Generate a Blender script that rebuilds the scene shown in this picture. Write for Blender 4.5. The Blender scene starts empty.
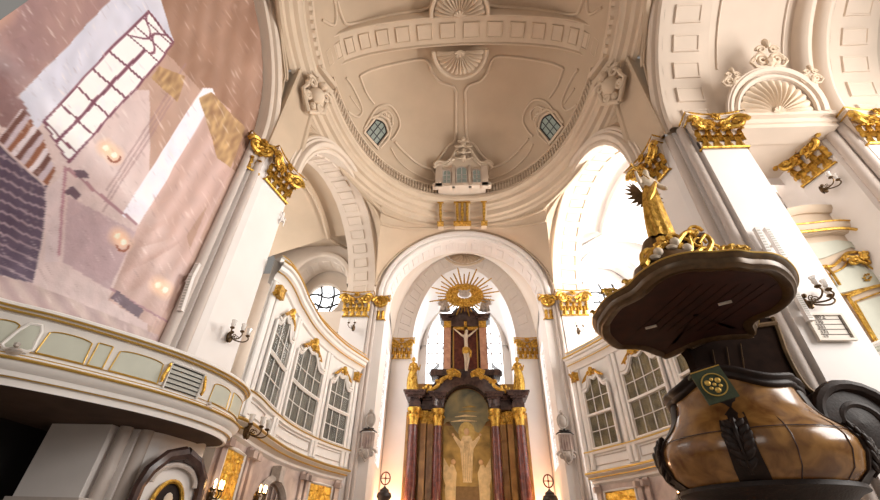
import bpy, bmesh, math, random
from math import sin, cos, pi, sqrt, atan2, hypot, radians
from mathutils import Vector, Matrix, noise
random.seed(7)
V = Vector
SC = bpy.context.scene
COL = SC.collection
EYE = V((0, 0, 1.6))
F = 415.0
# ------------------------------------------------------------------ camera frame
_z = V((15.0, -560.0, F)); _nx = 27.0
_n = V((_nx, -(_z.x*_nx+F*F)/_z.y, F)); _z.normalize(); _n.normalize()
_x = _n.cross(_z)
if _x.x < 0: _x = -_x
def ray(px, py):
    d = V((px-440, py-250, F)); return V((d.dot(_x), d.dot(_n), d.dot(_z)))
def proj(p):
    d = _x*p[0]+_n*p[1]+_z*(p[2]-1.6); return 440+F*d.x/d.z, 250+F*d.y/d.z
def at_y(px, py, Y): r = ray(px, py); return EYE+r*(Y/r.y)
def at_x(px, py, X): r = ray(px, py); return EYE+r*(X/r.x)
def at_z(px, py, Z): r = ray(px, py); return EYE+r*((Z-1.6)/r.z)
cam_d = bpy.data.cameras.new('camera'); cam = bpy.data.objects.new('camera', cam_d); COL.objects.link(cam)
cam_d.sensor_width = 36; cam_d.lens = F/880*36; cam_d.clip_end = 300; cam_d.clip_start = .05
# camera axes expressed in the world: rows of the world frame seen by the camera
R = Matrix(((_x.x, -_x.y, -_x.z), (_n.x, -_n.y, -_n.z), (_z.x, -_z.y, -_z.z)))
cam.matrix_world = Matrix.Translation(EYE) @ R.to_4x4()
SC.camera = cam
# ------------------------------------------------------------------ materials
def mat(name, col, rough=.6, metal=0, var=.0, vs=3., bump=0, bs=20., col2=None, emit=None, es=1, spec=.4, trans=0, alpha=1):
    m = bpy.data.materials.new(name); m.use_nodes = True
    nt = m.node_tree; b = nt.nodes['Principled BSDF']
    b.inputs['Base Color'].default_value = (*col, 1); b.inputs['Roughness'].default_value = rough
    b.inputs['Metallic'].default_value = metal; b.inputs['Specular IOR Level'].default_value = spec
    b.inputs['Transmission Weight'].default_value = trans; b.inputs['Alpha'].default_value = alpha
    tc = nt.nodes.new('ShaderNodeTexCoord')
    if var or col2:
        n = nt.nodes.new('ShaderNodeTexNoise'); n.inputs['Scale'].default_value = vs; n.inputs['Detail'].default_value = 6
        n.inputs['Distortion'].default_value = .6 if col2 else 0
        nt.links.new(tc.outputs['Object'], n.inputs['Vector'])
        cr = nt.nodes.new('ShaderNodeValToRGB'); cr.color_ramp.elements[0].position = .33; cr.color_ramp.elements[1].position = .67
        c2 = col2 or tuple(c*(1-var) for c in col)
        cr.color_ramp.elements[0].color = (*c2, 1); cr.color_ramp.elements[1].color = (*col, 1)
        nt.links.new(n.outputs['Fac'], cr.inputs['Fac']); nt.links.new(cr.outputs['Color'], b.inputs['Base Color'])
    if bump:
        n2 = nt.nodes.new('ShaderNodeTexNoise'); n2.inputs['Scale'].default_value = bs; n2.inputs['Detail'].default_value = 4
        nt.links.new(tc.outputs['Object'], n2.inputs['Vector'])
        bp = nt.nodes.new('ShaderNodeBump'); bp.inputs['Strength'].default_value = bump; bp.inputs['Distance'].default_value = .05
        nt.links.new(n2.outputs['Fac'], bp.inputs['Height']); nt.links.new(bp.outputs['Normal'], b.inputs['Normal'])
    if emit:
        b.inputs['Emission Color'].default_value = (*emit, 1); b.inputs['Emission Strength'].default_value = es
    return m
M = dict(
 plaster=mat('ceiling_plaster', (.56, .435, .315), .8, var=.10, vs=.5),  # real finish is ivory; the vault's dimness is put into this tan
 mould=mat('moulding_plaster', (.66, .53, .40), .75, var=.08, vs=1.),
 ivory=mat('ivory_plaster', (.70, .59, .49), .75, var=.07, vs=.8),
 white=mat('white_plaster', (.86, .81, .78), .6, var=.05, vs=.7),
 trimw=mat('painted_white', (.84, .80, .76), .45, var=.05, vs=2.),
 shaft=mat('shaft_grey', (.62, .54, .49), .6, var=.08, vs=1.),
 gold=mat('gilding', (.80, .50, .10), .36, .8, bump=.5, bs=14, col2=(.34, .17, .025), vs=6.),
 goldl=mat('gold_line', (.62, .40, .10), .4, .7),
 goldr=mat('gold_relief', (.95, .64, .12), .35, .8, bump=1.0, bs=9, col2=(.5, .26, .03), vs=5.),
 sage=mat('sage_panel', (.55, .56, .47), .5, var=.06, vs=3.),
 louv=mat('louvre_cloth', (.52, .51, .46), .8),
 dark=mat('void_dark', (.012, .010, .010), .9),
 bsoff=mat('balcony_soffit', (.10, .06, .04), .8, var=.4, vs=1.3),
 dwood=mat('dark_walnut', (.024, .012, .008), .5, var=.5, vs=5., bump=.15, bs=20, spec=.25),
 dwood2=mat('matt_walnut', (.018, .009, .006), .9, var=.4, vs=4., spec=.05),
 cwood=mat('canopy_mahogany', (.055, .013, .007), .7, var=.4, vs=3.),
 crim=mat('canopy_rim', (.13, .075, .032), .35, .2, var=.4, vs=6.),
 marb=mat('amber_marble', (.34, .17, .048), .2, col2=(.13, .052, .014), vs=2.6, spec=.6),
 dmarb=mat('dark_marble', (.10, .055, .045), .25, col2=(.03, .017, .018), vs=2.5, spec=.6),
 rmarb=mat('red_marble', (.17, .045, .032), .2, col2=(.08, .02, .018), vs=3., spec=.6),
 omarb=mat('ochre_marble', (.45, .25, .08), .3, col2=(.24, .11, .03), vs=1.2, spec=.5),
 pmarb=mat('pink_marble', (.62, .36, .24), .3, col2=(.45, .22, .15), vs=3.),
 wmarb=mat('grey_veined_marble', (.68, .56, .50), .35, col2=(.40, .30, .27), vs=1.3),
 stone=mat('grey_stone', (.60, .53, .48), .6, var=.3, vs=4., bump=.3, bs=14),
 bronze=mat('bronze', (.16, .10, .05), .35, .8, var=.4, vs=5.),
 flesh=mat('ivory_figure', (.72, .60, .46), .5, var=.1, vs=5.),
 glass=mat('shade_glass', (.9, .86, .82), .15, trans=.4, spec=.6),
 lamp=mat('lit_bulb', (1, .8, .5), .5, emit=(1, .55, .18), es=22),
 pane=mat('day_pane', (.9, .95, 1), .3, emit=(.93, .97, 1.), es=2.6),
 panel=mat('dim_pane', (.16, .18, .15), .2, emit=(.75, .80, .66), es=.13),
 gpane=mat('gallery_pane', (.4, .4, .36), .1, spec=.7, alpha=.12),
 curt=mat('grey_curtain', (.24, .225, .19), .9, var=.55, vs=1.2),
 curt2=mat('ochre_curtain', (.34, .27, .13), .9, var=.65, vs=1.6),
 iron=mat('dark_iron', (.05, .045, .045), .45, .5),
 board=mat('board_cream', (.74, .68, .60), .6),
 ink=mat('ink', (.10, .07, .06), .7),
 green=mat('green_cloth', (.045, .06, .028), .7, var=.3, vs=12.),
 door=mat('door_wood', (.16, .11, .10), .5, var=.3, vs=4.),
 floor=mat('floor_stone', (.42, .36, .31), .5, var=.25, vs=.6),
)
# ------------------------------------------------------------------ object helpers
def tag(o, label=None, cat=None, group=None, kind=None):
    if label: o['label'] = label
    if cat: o['category'] = cat
    if group: o['group'] = group
    if kind: o['kind'] = kind
    return o
def thing(name, label, cat, loc=(0, 0, 0), rz=0, group=None):
    o = bpy.data.objects.new(name, None); COL.objects.link(o); o.location = loc; o.rotation_euler = (0, 0, rz)
    return tag(o, label, cat, group)
def copy_tree(o, parent=None):
    c = o.copy(); COL.objects.link(c); c.parent = parent
    for ch in list(o.children): copy_tree(ch, c)
    return c
class MB:
    def __init__(s): s.v = []; s.f = []
    def add(s, vs, fs):
        k = len(s.v); s.v += [V(p) for p in vs]; s.f += [tuple(i+k for i in f) for f in fs]; return s
    def grid(s, rows, closed=False):
        n = len(rows[0]); k = len(s.v)
        for r in rows: s.v += [V(p) for p in r]
        m = n if closed else n-1
        for i in range(len(rows)-1):
            for j in range(m):
                a = k+i*n+j; b = k+i*n+(j+1) % n; s.f.append((a, b, b+n, a+n))
        return s
    def box(s, c, size, rz=0, mtx=None):
        hx, hy, hz = [q/2 for q in size]; c = V(c)
        pts = [V((x, y, z)) for z in (-hz, hz) for x, y in ((-hx, -hy), (hx, -hy), (hx, hy), (-hx, hy))]
        m = mtx or Matrix.Rotation(rz, 3, 'Z')
        return s.add([c+m@p for p in pts], [(3, 2, 1, 0), (4, 5, 6, 7), (0, 1, 5, 4), (1, 2, 6, 5), (2, 3, 7, 6), (3, 0, 4, 7)])
    def tube(s, path, r, n=6, cap=True):
        path = [V(p) for p in path]; rr = r if isinstance(r, (list, tuple)) else [r]*len(path)
        rows = []; up = V((0, 0, 1)); prev = None
        for i, p in enumerate(path):
            t = (path[min(i+1, len(path)-1)]-path[max(i-1, 0)])
            if t.length < 1e-9: t = V((0, 0, 1))
            t.normalize()
            if prev is None:
                a = t.cross(up)
                if a.length < .1: a = t.cross(V((1, 0, 0)))
            else:
                a = prev-t*prev.dot(t)
                if a.length < 1e-4: a = t.orthogonal()
            a.normalize(); prev = a; b = t.cross(a)
            rows.append([p+(a*cos(2*pi*j/n)+b*sin(2*pi*j/n))*rr[i] for j in range(n)])
        k = len(s.v); s.grid(rows, True)
        if cap:
            s.f.append(tuple(k+j for j in reversed(range(n)))); e = k+(len(rows)-1)*n; s.f.append(tuple(e+j for j in range(n)))
        return s
    def lathe(s, prof, c=(0, 0, 0), n=20, sq=1., a0=0, a1=2*pi, mod=None):
        c = V(c); full = abs(a1-a0-2*pi) < 1e-6; rows = []
        for r, z in prof:
            rows.append([c+V((cos(a0+(a1-a0)*j/n)*r*(mod(a0+(a1-a0)*j/n, z) if mod else 1), sin(a0+(a1-a0)*j/n)*r*sq*(mod(a0+(a1-a0)*j/n, z) if mod else 1), z)) for j in range(n if full else n+1)])
        return s.grid(rows, full)
    def ball(s, c, r, n=8, sc=(1, 1, 1), mtx=None):
        rows = []; c = V(c)
        for i in range(n//2+1):
            th = pi*i/(n//2)
            row = []
            for j in range(n):
                p = V((sin(th)*cos(2*pi*j/n)*sc[0], sin(th)*sin(2*pi*j/n)*sc[1], -cos(th)*sc[2]))*r
                row.append(c+(mtx@p if mtx else p))
            rows.append(row)
        return s.grid(rows, True)
    def prism(s, pts, d):
        """planar polygon (3D points) extruded by vector d"""
        n = len(pts); d = V(d); P = [V(p) for p in pts]
        return s.add(P+[p+d for p in P], [tuple(range(n)), tuple(reversed(range(n, 2*n)))]+[(i, i+n, (i+1) % n+n, (i+1) % n) for i in range(n)])
    def sweep(s, frames, prof, closed=False):
        """frames: (origin, a, b); prof: (u, v) points"""
        rows = [[o+a*u+b*v for u, v in prof] for o, a, b in frames]
        if closed: rows.append(rows[0])
        return s.grid(rows)
    def coffer(s, fn, nu, m=.16, gap=.22, u0=0, u1=1, depth=-.09, inset=.07):
        """fn(u, w) surface; recessed square panels along u, one band wide"""
        bm = bmesh.new(); cells = []
        for i in range(nu):
            a = u0+(u1-u0)*i/nu; b = u0+(u1-u0)*(i+1)/nu; g = (b-a)*gap/2
            us = [a, a+g, b-g, b]; ws = [0, m, 1-m, 1]
            vv = [[bm.verts.new(fn(u, w)) for w in ws] for u in us]
            for p in range(3):
                for q in range(3):
                    f = bm.faces.new((vv[p][q], vv[p+1][q], vv[p+1][q+1], vv[p][q+1]))
                    if p == 1 and q == 1: cells.append(f)
        bmesh.ops.remove_doubles(bm, verts=bm.verts, dist=1e-4)
        bmesh.ops.inset_individual(bm, faces=cells, thickness=inset*.45, depth=0)
        bmesh.ops.inset_individual(bm, faces=cells, thickness=inset*.5, depth=depth)
        bmesh.ops.inset_individual(bm, faces=cells, thickness=inset, depth=0)
        bmesh.ops.inset_individual(bm, faces=cells, thickness=inset*.5, depth=-depth*.5)
        bm.verts.index_update(); k = len(s.v); s.v += [v.co.copy() for v in bm.verts]
        s.f += [tuple(k+v.index for v in f.verts) for f in bm.faces]; bm.free(); return s
    def build(s, name, m, parent=None, smooth=False, **kw):
        me = bpy.data.meshes.new(name); me.from_pydata([tuple(p) for p in s.v], [], s.f)
        if isinstance(m, str): m = M[m]
        me.materials.append(m); o = bpy.data.objects.new(name, me); COL.objects.link(o)
        me.validate()
        if smooth:
            for p in me.polygons: p.use_smooth = True
            if smooth != 'all':
                me.set_sharp_from_angle(angle=radians(40))
        if parent is not None: o.parent = parent
        return tag(o, **kw)
def struct(name, mb, m, smooth=False, parent=None):
    o = mb.build(name, m, parent, smooth)
    if parent is None: o['kind'] = 'structure'
    return o
def mir(p, s): return V((p[0]*s, p[1], p[2] if len(p) > 2 else 0))
# ------------------------------------------------------------------ arches
class Arch:
    """arch over the plan segment p0-p1; w runs along nrm"""
    def __init__(s, p0, p1, zs, rise, nrm):
        s.p0 = V((*p0, 0)); s.p1 = V((*p1, 0)); s.zs = zs; s.rise = rise; s.n = V((*nrm, 0)); s.R = (s.p1-s.p0).length/2
        s.d = (s.p1-s.p0).normalized(); s.c = (s.p0+s.p1)/2
    def pt(s, t, r=0, w=0):
        a = pi*(1-t); return s.c+s.d*((s.R+r)*cos(a))+V((0, 0, s.zs+(s.rise+r)*sin(a)))+s.n*w
    def mould(s, mb, prof, n=36, t0=0, t1=1):
        return mb.grid([[s.pt(t0+(t1-t0)*i/n, r, w) for r, w in prof] for i in range(n+1)])
    def lower(s, mb, prof, z0):
        for t in (0, 1):
            rows = []
            for z in (z0, s.zs):
                rows.append([V((*s.pt(t, r, w).xy, z)) for r, w in prof])
            mb.grid(rows)
        return mb
PROF = [(0, -.02), (0, .16), (.07, .22), (.16, .24), (.22, .18), (.27, .18), (.30, .34), (.42, .42), (.55, .42), (.62, .34), (.66, .22), (.80, .22), (.84, .12), (.95, .12), (.95, -.05)]
ZC = 16.6
# ------------------------------------------------------------------ ring + dome
CY = 12.8; AX = 7.75; AY = 10.45; ZR = 24.0
NE = 2.25
def SE(phi, a, b, z):
    c, s = cos(phi), sin(phi); return V((a*math.copysign(abs(c)**(2/NE), c), CY+b*math.copysign(abs(s)**(2/NE), s), z))
def ring(phi, o=0, z=0):
    n = V((cos(phi)/AX, sin(phi)/AY, 0)).normalized()
    return SE(phi, AX, AY, z)+n*o
NR = 144
mb = MB()
rp = [(1.25, 22.2), (1.05, 22.3), (1.0, 22.5), (.8, 22.55), (.75, 22.75), (.72, 22.95), (.5, 23.0), (.42, 23.15), (.3, 23.2), (.28, 23.45), (.1, 23.5), (.02, 23.62), (-.06, 23.66), (-.08, 23.9), (.0, 23.96), (.5, 24.0)]
mb.grid([[ring(2*pi*i/NR, o, z) for o, z in rp] for i in range(NR+1)])
for i in range(150):       # dentil course under the lip
    ph = 2*pi*i/150
    if not (0.05 < ph < pi-.05):
        p = ring(ph, .02, 23.55); mb.box(p, (.16, .16, .14), ph)
struct('trim_1', mb, 'mould', True)
DH = 4.6
def dome_pt(rho, phi, d=0):
    z = 24.15+DH*sqrt(max(0, 1-rho**3.0)); return SE(phi, AX*1.03*rho, AY*1.03*rho, z-d)
mb = MB(); rows = []
for i in range(37):
    rho = sin(pi/2*i/36)
    rows.append([dome_pt(rho, 2*pi*j/NR) for j in range(NR)])
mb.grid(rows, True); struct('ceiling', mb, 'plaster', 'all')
def dome_hit(px, py, off=.0):
    r = ray(px, py).normalized(); lo, hi = 1, 60
    def f(t):
        p = EYE+r*t; rho = (abs(p.x/(AX*1.03))**NE+abs((p.y-CY)/(AY*1.03))**NE)**(1/NE)
        if rho >= 1: return 1 if p.z > 24.15 else -1
        return p.z-(24.15+DH*sqrt(1-rho**3.0))
    for _ in range(60):
        m = (lo+hi)/2
        if f(m) > 0: hi = m
        else: lo = m
    return EYE+r*(lo-off)
def smooth_path(pts, k=4):
    pts = [V(p) for p in pts]; out = []
    for i in range(len(pts)-1):
        p0 = pts[max(i-1, 0)]; p1 = pts[i]; p2 = pts[i+1]; p3 = pts[min(i+2, len(pts)-1)]
        for j in range(k):
            t = j/k; out.append(.5*((2*p1)+(p2-p0)*t+(2*p0-5*p1+4*p2-p3)*t*t+(3*p1-p0-3*p2+p3)*t**3))
    out.append(pts[-1]); return out
# raised mouldings on the vault (traced panels)
mb = MB()
def dline(pts, r=.07, k=5, mirror=True):
    for s in ((1, -1) if mirror else (1,)):
        P = []
        for p in smooth_path([V((x, y, 0)) for x, y in pts], k):
            h = dome_hit(p.x, p.y, .05); P.append(V((h.x*s, h.y, h.z)))
        mb.tube(P, r*1.45, 6)
dline([(456, 92), (452, 86), (440, 82), (432, 72), (425, 60), (400, 63), (372, 70), (360, 76)], .07)
dline([(456, 92), (456, 120), (455, 140), (448, 146), (440, 158), (433, 164)], .07)
dline([(346, 78), (352, 86), (362, 108), (358, 117), (348, 112)], .06)
dline([(350, 96), (360, 110)], .04)
dline([(433, 170), (418, 164), (402, 150), (395, 142)], .07)
dline([(391, 148), (398, 160), (412, 172), (430, 180), (436, 178), (433, 170)], .05)
dline([(370, 118), (377, 108), (388, 105), (396, 112), (400, 124), (396, 134), (391, 140)], .06)
dline([(379, 114), (386, 111), (392, 116), (392, 124)], .05)
dline([(360, 76), (366, 92), (374, 104)], .06)
# panels of the nearer half
dline([(344, 22), (352, 24), (390, 15), (428, 8), (432, -6), (440, -30)], .07)
dline([(344, 22), (338, 5), (334, -20)], .07)
dline([(322, 20), (334, 25), (336, 10), (332, -10)], .06)
struct('trim_2', mb, 'mould', True)
# transverse coffered rib across the vault
def rib(t, w, d=0):
    a = pi*(1-t); y = 11.72+1.95*w
    b = AX*1.03
    return V((b*cos(a), y, 24.1+(4.05-d)*sin(a)**.62))
mb = MB()
mb.coffer(lambda u, w: rib(u, .10+.8*w), 16, m=.17, gap=.30, u0=.03, u1=.97, depth=-.10, inset=.06)
for w0, w1 in ((0, .1), (.9, 1)):
    rows = []
    for i in range(61):
        t = i/60; a = rib(t, w0); b = rib(t, w1); up = V((0, 0, .8))
        e = (b-a)*.35; dn = V((0, 0, -.12))
        rows.append([a+up, a, a+e+dn, b-e+dn, b, b+up])
    mb.grid(rows)
struct('trim_3', mb, 'mould', True)
# ------------------------------------------------------------------ side arches, chancel arch, front arches
arcs = {}
for s in (-1, 1):
    sd = 'left' if s < 0 else 'right'
    side = Arch((8.4*s, 14.35), (6.62*s, 25.7), ZC+.1, 5.75, (-s, -.15))
    fr = Arch((9.25*s, 11.7), (9.25*s, -.2), ZC+.1, 6.0, (-s, 0))
    arcs[s] = (side, fr)
    mb = MB(); side.mould(mb, PROF); fr.mould(mb, PROF)
    struct('trim_4' if s < 0 else 'trim_5', mb, 'ivory' if s > 0 else 'ivory', True)
    mb = MB()
    mb.coffer(lambda u, w: side.pt(u, 0, -.02-1.9*w), 17, m=.2, gap=.3, u0=.0, u1=1)
    mb.coffer(lambda u, w: fr.pt(u, 0, -.02-2.05*w), 15, m=.2, gap=.34, u0=.0, u1=1)
    struct('trim_6' if s < 0 else 'trim_7', mb, 'ivory', True)
chan = Arch((-5.6, 26.2), (5.6, 26.2), ZC+.1, 5.35, (0, -1))
mb = MB(); chan.mould(mb, PROF); mb.coffer(lambda u, w: chan.pt(u, 0, -.02-1.7*w), 17, m=.2, gap=.34, depth=-.05)
struct('trim_8', mb, 'white', True)
# spandrels from arches up to the ring
def loft(mb, B, T, n=5, sag=.35):
    rows = []
    for k in range(n+1):
        t = k/n; row = []
        for b, q in zip(B, T):
            p = b.lerp(q, t); row.append(p+V((0, 0, sag*sin(pi*t))) if False else p)
        rows.append(row)
    mb.grid(rows)
def rphi(y, s):   # ring angle at given y on side s
    v = max(-1, min(1, (y-CY)/AY)); a = math.asin(v); return a if s > 0 else pi-a
for s in (-1, 1):
    side, fr = arcs[s]; mb = MB(); N = 30
    B = [side.pt(i/N, .93, .05) for i in range(N+1)]
    ph0 = rphi(13.8, s); phc = atan2(4.9*AX/AY*1.28, 4.9*s)
    ph1 = atan2(.80, .62*s)
    T = []
    for i in range(N+1):
        t = i/N; t = .5-.5*cos(pi*t); T.append(ring(ph0+(ph1-ph0)*t, 1.2, 22.25))
    loft(mb, B, T)
    phb = pi/2
    B2 = [chan.pt((i/N)*.5 if s < 0 else 1-(i/N)*.5, .93, .05) for i in range(N+1)]
    T2 = []
    for i in range(N+1):
        t = i/N; t = sin(pi/2*t); T2.append(ring(ph1+(phb-ph1)*t, 1.2, 22.25))
    loft(mb, B2, T2)
    mb.add([B[-1], V((*B[-1].xy, ZC-.1)), V((*B2[0].xy, ZC-.1)), B2[0], T[-1]], [(0, 1, 2, 3), (0, 3, 4)])
    B3 = [fr.pt(i/N, .93, .05) for i in range(N+1)]
    T3 = []
    ph2 = rphi(11.6, s); ph3 = rphi(2.9, s)
    for i in range(N+1):
        t = i/N; t = .5-.5*cos(pi*t); T3.append(ring(ph2+(ph3-ph2)*t, 1.2, 22.25))
    loft(mb, B3, T3)
    for Bq, Tq in ((B, T), (B2, T2), (B3, T3)):
        for k_, r_ in ((.93, .13), (.80, .10), (.14, .09)): mb.tube([b.lerp(q, k_)+V((-s*.04, 0, -.05)) for b, q in zip(Bq, Tq)], r_, 6)
    # recessed triangular panel mouldings of the spandrels
    def mixl(B, T, i, k): return B[i].lerp(T[i], k)
    for (Bq, Tq, pts) in ((B, T, [(3, .45), (5, .5), (9, .5), (12, .62), (8, .75), (3, .7), (3, .45)]), (B3, T3, [(3, .35), (5, .42), (9, .45), (13, .6), (8, .75), (3, .7), (3, .35)])):
        mb.tube([mixl(Bq, Tq, i, k)+V((-s*.05, 0, -.04)) for i, k in pts], .06, 5)
    # stepped mouldings that run under the ring, from the front pier bracket
    for off, zz in ((1.5, 21.75), (1.95, 21.2)):
        P = []
        for i in range(19):
            t = i/18; P.append(B3[0].lerp(B3[12], 0) if False else ring(ph2+(ph3-ph2)*t*.75, off, zz+.15*t))
    # diagonal pier strip from capital to the ring
    a0, a1 = V((9.1*s, 12.05, ZC)), V((8.45*s, 14.25, ZC))
    b0, b1 = V((8.85*s, 11.75, 22.6)), V((8.55*s, 13.75, 22.6))
    for k0, k1, o in ((.0, 1., .0),):
        inn = V((-.92*s, -.3, 0))
        rows = []
        for t in [i/8 for i in range(9)]:
            l = a0.lerp(b0, t); r = a1.lerp(b1, t); c = V((0, 0, 0))
            w = .3*(1-.0*t)
            rows.append([l-inn*1.6, l+inn*w, l.lerp(r, .10)+inn*w, l.lerp(r, .14)+inn*(w-.08), l.lerp(r, .86)+inn*(w-.08), l.lerp(r, .90)+inn*w, r+inn*w, r-inn*1.6])
        mb.grid(rows)
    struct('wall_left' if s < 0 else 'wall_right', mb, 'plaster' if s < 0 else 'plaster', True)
# ------------------------------------------------------------------ piers
def pier(name, poly, z0, z1, m='white', closed=True):
    mb = MB(); P = [V((x, y, z0)) for x, y in poly]; mb.prism(P, (0, 0, z1-z0)); return struct(name, mb, m)
for s in (-1, 1):
    A = 'left' if s < 0 else 'right'
    poly = [(9.65, 11.5), (9.65, 11.8), (9.45, 11.8), (9.38, 12.0), (9.2, 12.0), (9.15, 12.3), (8.95, 12.3), (8.82, 12.55), (8.42, 14.15), (8.5, 14.35), (11.4, 14.35), (11.4, 11.5)]
    pier('wall_%s_front_pier' % A, [(x*s, y) for x, y in poly], 0, ZC+.1)
    poly = [(8.6, 25.75), (6.68, 25.75), (6.66, 25.95), (6.45, 25.95), (6.42, 26.15), (6.2, 26.15), (6.2, 26.22), (5.58, 26.25), (5.6, 27.9), (8.6, 27.9)]
    pier('wall_%s_chancel_pier' % A, [(x*s, y) for x, y in poly], 0, ZC+.1)
    # engaged round shafts in the re-entrant corners
    mb = MB()
    for x, y, r in ((9.42, 11.78, .17), (9.08, 12.18, .17)):
        mb.tube([V((x*s, y, 0)), V((x*s, y, ZC))], r, 12)
    for x, y, r in ((6.52, 25.9, .14), (6.3, 26.05, .14)):
        mb.tube([V((x*s, y, 0)), V((x*s, y, ZC+.1))], r, 10)
    struct('trim_9' if s < 0 else 'trim_10', mb, 'shaft', True)
    # chancel side wall, plain with tall window
    w0, w1 = V((5.75*s, 27.8, 0)), V((6.25*s, 33.75, 0))
    mb = MB(); d = (w1-w0)
    for a, b, z0, z1 in ((0, .3, 0, 17), (.78, 1, 0, 17), (.3, .78, 0, 6.5), (.3, .78, 15, 17)):
        p, q = w0+d*a, w0+d*b; mb.prism([V((p.x, p.y, z0)), V((q.x, q.y, z0)), V((q.x+.5*s, q.y, z0)), V((p.x+.5*s, p.y, z0))], (0, 0, z1-z0))
    struct('wall_%s_chancel' % A, mb, 'white')
    wn = 'window_1' if s < 0 else 'window_2'
    p, q = w0+d*.3+V((.25*s, 0, 0)), w0+d*.78+V((.25*s, 0, 0)); mb = MB()
    mb.prism([V((p.x, p.y, 6.5)), V((q.x, q.y, 6.5)), V((q.x, q.y, 15)), V((p.x, p.y, 15))], (.03*s, 0, 0))
    pn = struct(wn, mb, 'pane'); mb = MB()
    for k in range(5):
        c = p.lerp(q, k/4); mb.box((c.x-.04*s, c.y, 10.75), (.06, .07, 8.5))
    for k in range(9):
        mb.box(((p.x+q.x)/2-.04*s, (p.y+q.y)/2, 6.5+8.5*k/8), (.05, (q-p).length, .06), atan2(q.y-p.y, q.x-p.x)-pi/2)
    mb.build('window_frame', 'stone', pn)
# chancel vault and apse
mb = MB()
av = lambda t, k: V(((-(5.6+.65*k))*cos(pi*t), 27.8+6.0*k, ZC+.1+(5.35+4.15*k)*sin(pi*t)))
mb.grid([[av(i/40, k/8) for i in range(41)] for k in range(9)])
struct('ceiling_chancel', mb, 'ivory', 'all')
aps = Arch((-6.25, 33.8), (6.25, 33.8), 16.9, 9.5, (0, -1))
def splay(t, w): a = pi*(1-t); return V(((6.25-1.6*w)*cos(a), 33.7+1.0*w, 16.9+(9.5-1.35*w)*sin(a)))
mb = MB(); mb.coffer(splay, 19, m=.2, gap=.3, depth=-.06)
mb.grid([[splay(i/40, 0)+V((0, dy, 0))+V((cos(pi*(1-i/40)), 0, sin(pi*(1-i/40))))*dr for dy, dr in ((.15, .3), (-.12, .05), (-.12, 0), (.05, -.02))] for i in range(41)])
struct('trim_11', mb, 'white', True)
mb = MB()   # apse shell
def apse(t, k): a = pi*(1-t); return V(((4.65-.15*k)*cos(a), 34.7+4.3*k, 16.9+(8.15-1.6*k)*sin(a)))
mb.grid([[apse(i/40, k/6) for i in range(41)] for k in range(7)])
for s in (-1, 1):
    mb.prism([V((4.6*s, 34.7, 0)), V((5.0*s, 34.7, 0)), V((4.9*s, 39, 0)), V((4.5*s, 39, 0))], (0, 0, 17))
struct('ceiling_apse', mb, 'white', 'all')
mb = MB()   # back wall around the window: arch ring between window and vault
W = Arch((-3.75, 39), (3.75, 39), 18.6, 4.9, (0, -1)); E2 = Arch((-4.9, 39), (4.9, 39), 16.9, 7.4, (0, -1))
mb.grid([[W.pt(i/30, 0, -.5), W.pt(i/30, 0, .1), W.pt(i/30, .12, .2), W.pt(i/30, .3, .2), W.pt(i/30, .35, 0), E2.pt(i/30, .3, 0)] for i in range(31)])
for s in (-1, 1): mb.box((4.35*s, 39.2, 9.3), (1.2, .4, 18.7))
mb.box((0, 39.2, 4), (9.6, .4, 8))
struct('wall_back', mb, 'white', True)
mb = MB(); mb.prism([V((-3.75, 39.4, 8))]+[W.pt(i/24, 0, -.4) for i in range(25)]+[V((3.75, 39.4, 8))], (0, .04, 0))
pn = struct('window_3', mb, 'pane'); mb = MB()
for k in range(-4, 5): mb.box((k*.9, 39.33, 15), (.09, .08, 14.4 if abs(k) < 4 else 11))
for k in range(14): mb.box((0, 39.33, 8.5+k*1.05), (7.4 if k < 11 else 6.2-.9*(k-11), .07, .08))
mb.build('window_frame', 'stone', pn)
for s in (-1, 1):
    pier('wall_%s_apse_pilaster' % ('left' if s < 0 else 'right'), [(x*s, y) for x, y in [(4.55, 33.75), (6.15, 33.75), (6.3, 33.9), (6.4, 34.6), (4.55, 34.8)]], 0, 15.2, 'white')
    mb = MB()
    mb.tube([V((6.3*s, 33.65, 0)), V((6.3*s, 33.65, 17))], .09, 6)
    mb.box((5.35*s, 33.9, 16.85), (2.0, .7, .14)); mb.box((5.35*s, 34.2, 15.9), (1.7, .7, 1.6))
    struct('trim_12' if s < 0 else 'trim_13', mb, 'shaft')
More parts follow.
